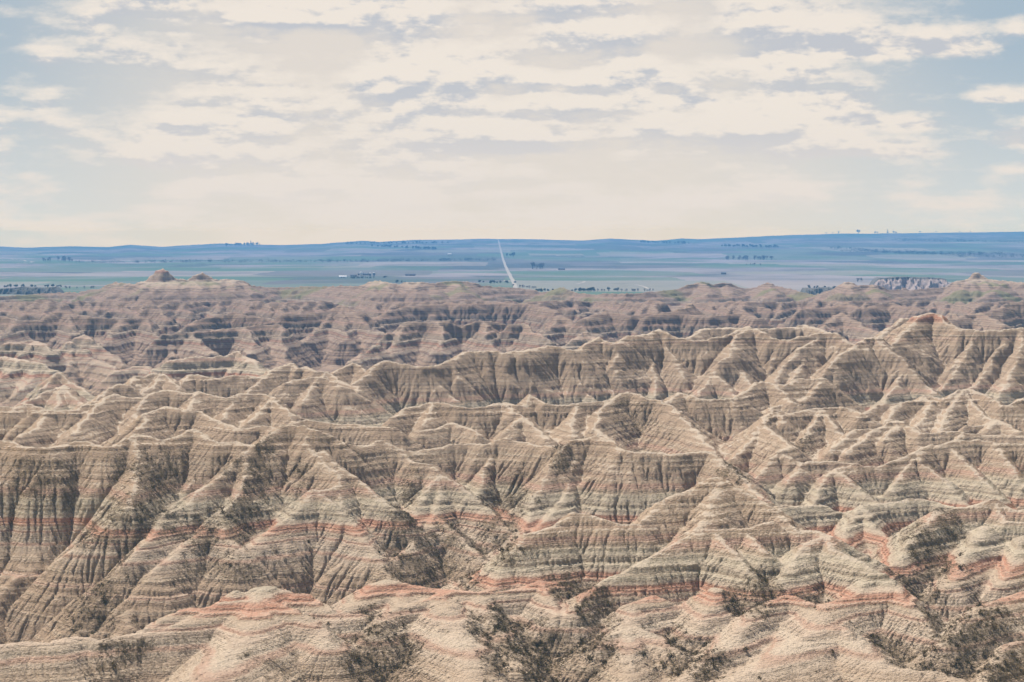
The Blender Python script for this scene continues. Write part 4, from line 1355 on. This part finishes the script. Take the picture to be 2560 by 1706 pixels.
for px, h, k_, lab, grp in ((2146, 42, 0, "largest round dark tree standing alone on the right skyline", "largest skyline tree"),
                       (2219, 34, 2, "slim dark tree on the right skyline beside a low clump", "slim skyline tree"),
                       (2188, 22, 0, "low dark tree on the right skyline left of the slim one", "low skyline trees left of the slim one"), (2193, 20, 0, "low dark tree on the right skyline left of the slim one", "low skyline trees left of the slim one"),
                       (2234, 24, 0, "low dark tree on the right skyline right of the slim one", "low skyline trees right of the slim one"), (2240, 20, 0, "low dark tree on the right skyline right of the slim one", "low skyline trees right of the slim one"),
                       (2066, 22, 1, "thin bare tree on the right skyline left of the largest tree", "thin skyline trees"), (2082, 20, 1, "thin bare tree on the right skyline left of the largest tree", "thin skyline trees"), (2096, 26, 1, "thin bare tree on the right skyline left of the largest tree", "thin skyline trees"),
                       (2300, 26, 1, "bare tree on the skyline near the right edge", "bare trees near the right edge"), (2340, 20, 1, "bare tree on the skyline near the right edge", "bare trees near the right edge"), (2398, 18, 1, "bare tree on the skyline near the right edge", "bare trees near the right edge"), (2426, 20, 1, "bare tree on the skyline near the right edge", "bare trees near the right edge")):
    skyline_tree(k_, px, h, lab, grp)


# woods that read as one mass: the long shelterbelt left of the road and the wooded slope at the right
def wood(name, pts, n, h, label, dep):
    Vs = []
    for i in range(n):
        t = rt.random() * (len(pts) - 1)
        a = int(t); f = t - a
        px = pts[a][0] + (pts[a + 1][0] - pts[a][0]) * f
        py = pts[a][1] + (pts[a + 1][1] - pts[a][1]) * f
        x, y, z = plain_at(px, py)
        y += rt.uniform(-dep, dep); z = pz(x, y)
        hh = h * rt.uniform(.6, 1.2)
        for _ in range(36):
            c = np.array([x + rt.gauss(0, .33) * hh, y + rt.gauss(0, .33) * hh, z + abs(rt.gauss(.45, .25)) * hh])
            s_ = hh * rt.uniform(.08, .16)
            Vs.append([c + np.array([rt.uniform(-1, 1), rt.uniform(-1, 1), rt.uniform(-1, 1)]) * s_ for _ in range(3)])
    o = link(name, tri_mesh(name, np.array(Vs).reshape(-1, 3)), M_LEAF[0], 'stuff')
    tag(o, label, "woodland")


wood("shelterbelt", [(190, 658), (500, 656), (800, 656), (1000, 654), (1240, 652)], 330, 15, "long thin dark shelterbelt crossing the plain left of the road", 60)
wood("wooded_slope", [(2080, 624), (2250, 634), (2400, 638), (2560, 640)], 420, 17, "dark wooded slope on the right side of the far hills", 500)
wood("wooded_slope", [(2240, 602), (2400, 604), (2560, 606)], 160, 15, "dark brush on the upper hillside at the far right", 300)

# ------------------------------------------------------------------ farm
M_WHITE = simple_mat("white_painted_metal", (0.72, 0.71, 0.68))
M_GALV = simple_mat("dull_galvanised_metal", (0.16, 0.17, 0.19), (0.20, 0.21, 0.23), 0.5, 0.6)
M_DARKW = simple_mat("dark_barn_boards", (0.085, 0.07, 0.07), (0.11, 0.09, 0.085), 0.5)
M_ROOFD = simple_mat("dark_barn_roof", (0.10, 0.10, 0.11))
M_ROOFL = simple_mat("pale_metal_roof", (0.55, 0.55, 0.55))
M_GLASS = simple_mat("barn_door_panel", (0.20, 0.19, 0.19))


def lathe(profile, n=28):
    V, F = [], []
    for r, z in profile:
        for j in range(n):
            a = j * 2 * math.pi / n
            V.append((r * math.cos(a), r * math.sin(a), z))
    for i in range(len(profile) - 1):
        for j in range(n):
            F.append((i * n + j, i * n + (j + 1) % n, (i + 1) * n + (j + 1) % n, (i + 1) * n + j))
    F.append(tuple(range((len(profile) - 1) * n, len(profile) * n)))
    return V, F


def part(name, V, F, mat, parent, smooth=False):
    o = bpy.data.objects.new(name, mesh_from(name, V, F, smooth)); COL.objects.link(o)
    o.data.materials.append(mat); o.parent = parent
    return o


def bin_(px, py, D, rad, h, roof, mw, mr, label):
    x = (px - CX) / FPX * D
    e = empty("grain_bin", (x, D, pz(x, D)))
    wall = [(rad * 1.0, -0.5)]
    k = int(h / .8)
    for i in range(k + 1):
        wall += [(rad, h * i / k), (rad * 1.012, h * (i + .5) / k)] if i < k else [(rad, h)]
    V, F = lathe(wall); part("wall", V, F, mw, e)
    if roof == 'dome':
        pr = [(rad * 1.03 * math.cos(a), h + .02 + rad * .95 * math.sin(a)) for a in [i * math.pi / 2 / 8 for i in range(8)]] + [(rad * .12, h + rad * .97), (rad * .12, h + rad * 1.05)]
    else:
        pr = [(rad * 1.05, h + .02), (rad * .6, h + rad * .26), (rad * .16, h + rad * .5), (rad * .16, h + rad * .6)]
    V, F = lathe(pr); part("roof", V, F, mr, e)
    tag(e, label, "grain bin")
    return e


FD = 7700.0
bin_(903, 690, FD, 4.6, 8.0, 'dome', M_WHITE, M_WHITE, "white domed grain bin at the farm on the plain left of the road")
bin_(925, 690, FD - 20, 3.8, 8.0, 'cone', M_GALV, M_ROOFL, "dark grain bin with pale cap next to the white domed bin")
bin_(935, 690, FD + 10, 4.2, 8.5, 'cone', M_GALV, M_ROOFL, "largest dark grain bin, at the right end of the farm's bins")
bin_(918, 690, FD + 40, 3.2, 6.0, 'cone', M_GALV, M_GALV, "smallest all-dark grain bin between the white bin and the taller dark ones")


def shed(name, px, D, L, W, h, mw, mr, label, cat, rz=0.0, doors=2):
    x = (px - CX) / FPX * D
    e = empty(name, (x, D, pz(x, D)), rz)
    rh = W * .28
    V = [(-L/2, -W/2, -.6), (L/2, -W/2, -.6), (L/2, W/2, -.6), (-L/2, W/2, -.6), (-L/2, -W/2, h), (L/2, -W/2, h), (L/2, W/2, h), (-L/2, W/2, h), (-L/2, 0, h + rh - .1), (L/2, 0, h + rh - .1)]
    F = [(0, 1, 5, 4), (1, 2, 6, 9, 5), (2, 3, 7, 6), (3, 0, 4, 8, 7)]
    part("wall", V, F, mw, e)
    o_ = .5
    R = [(-L/2-o_, -W/2-o_, h - .12), (L/2+o_, -W/2-o_, h - .12), (L/2+o_, 0, h + rh), (-L/2-o_, 0, h + rh), (L/2+o_, W/2+o_, h - .12), (-L/2-o_, W/2+o_, h - .12)]
    R += [(a, b, c + .22) for a, b, c in R]
    RF = [(0, 3, 2, 1), (3, 5, 4, 2), (6, 7, 8, 9), (9, 8, 10, 11), (0, 1, 7, 6), (5, 11, 10, 4), (0, 6, 9, 3), (3, 9, 11, 5), (1, 2, 8, 7), (2, 4, 10, 8)]
    part("roof", R, RF, mr, e)
    for i in range(doors):
        cx = -L/2 + L * (i + 1) / (doors + 1)
        dv = [(cx - 1.6, -W/2 - .06, -.1), (cx + 1.6, -W/2 - .06, -.1), (cx + 1.6, -W/2 - .06, min(h * .8, 3.2)), (cx - 1.6, -W/2 - .06, min(h * .8, 3.2))]
        dv += [(a, b + .05, c) for a, b, c in dv]
        part("door", dv, [(0, 1, 2, 3), (0, 4, 5, 1), (1, 5, 6, 2), (2, 6, 7, 3), (3, 7, 4, 0)], M_GLASS, e)
    tag(e, label, cat)
    return e


shed("machine_shed", 857, FD - 250, 23, 11, 3.4, M_WHITE, M_WHITE, "long low white shed at the left end of the farm", "shed")
shed("barn", 908, FD + 60, 34, 12, 4.0, M_DARKW, M_ROOFD, "dark barn stretching behind the white domed grain bin", "barn")
shed("barn", 884, FD - 90, 20, 10, 3.2, M_DARKW, M_ROOFD, "low dark barn between the white shed and the white domed bin", "barn")
shed("barn", 1026, 7700, 32, 10, 3.6, M_DARKW, M_ROOFD, "long dark barn standing alone between the farm and the road", "barn")
shed("hay_shed", 1404, 9200, 26, 10, 4.0, M_DARKW, M_ROOFD, "long dark hay shed alone on the green field right of the road", "shed")
shed("hay_shed", 1809, 7900, 16, 10, 4.0, M_DARKW, M_ROOFD, "small dark shed alone on the plain far right of the road", "shed")
shed("farmhouse", 1124, 13500, 22, 12, 5.0, M_WHITE, M_WHITE, "small white farmhouse high on the slope left of the road", "house")
row(0, [(872, 697), (960, 696)], 22, 6, "dark tree in the windbreak around the farm", "windbreak trees around the farm", 14, 60)
row(0, [(963, 693), (970, 693)], 2, 6, "dark tree just right of the farm's bins", "trees right of the farm bins")
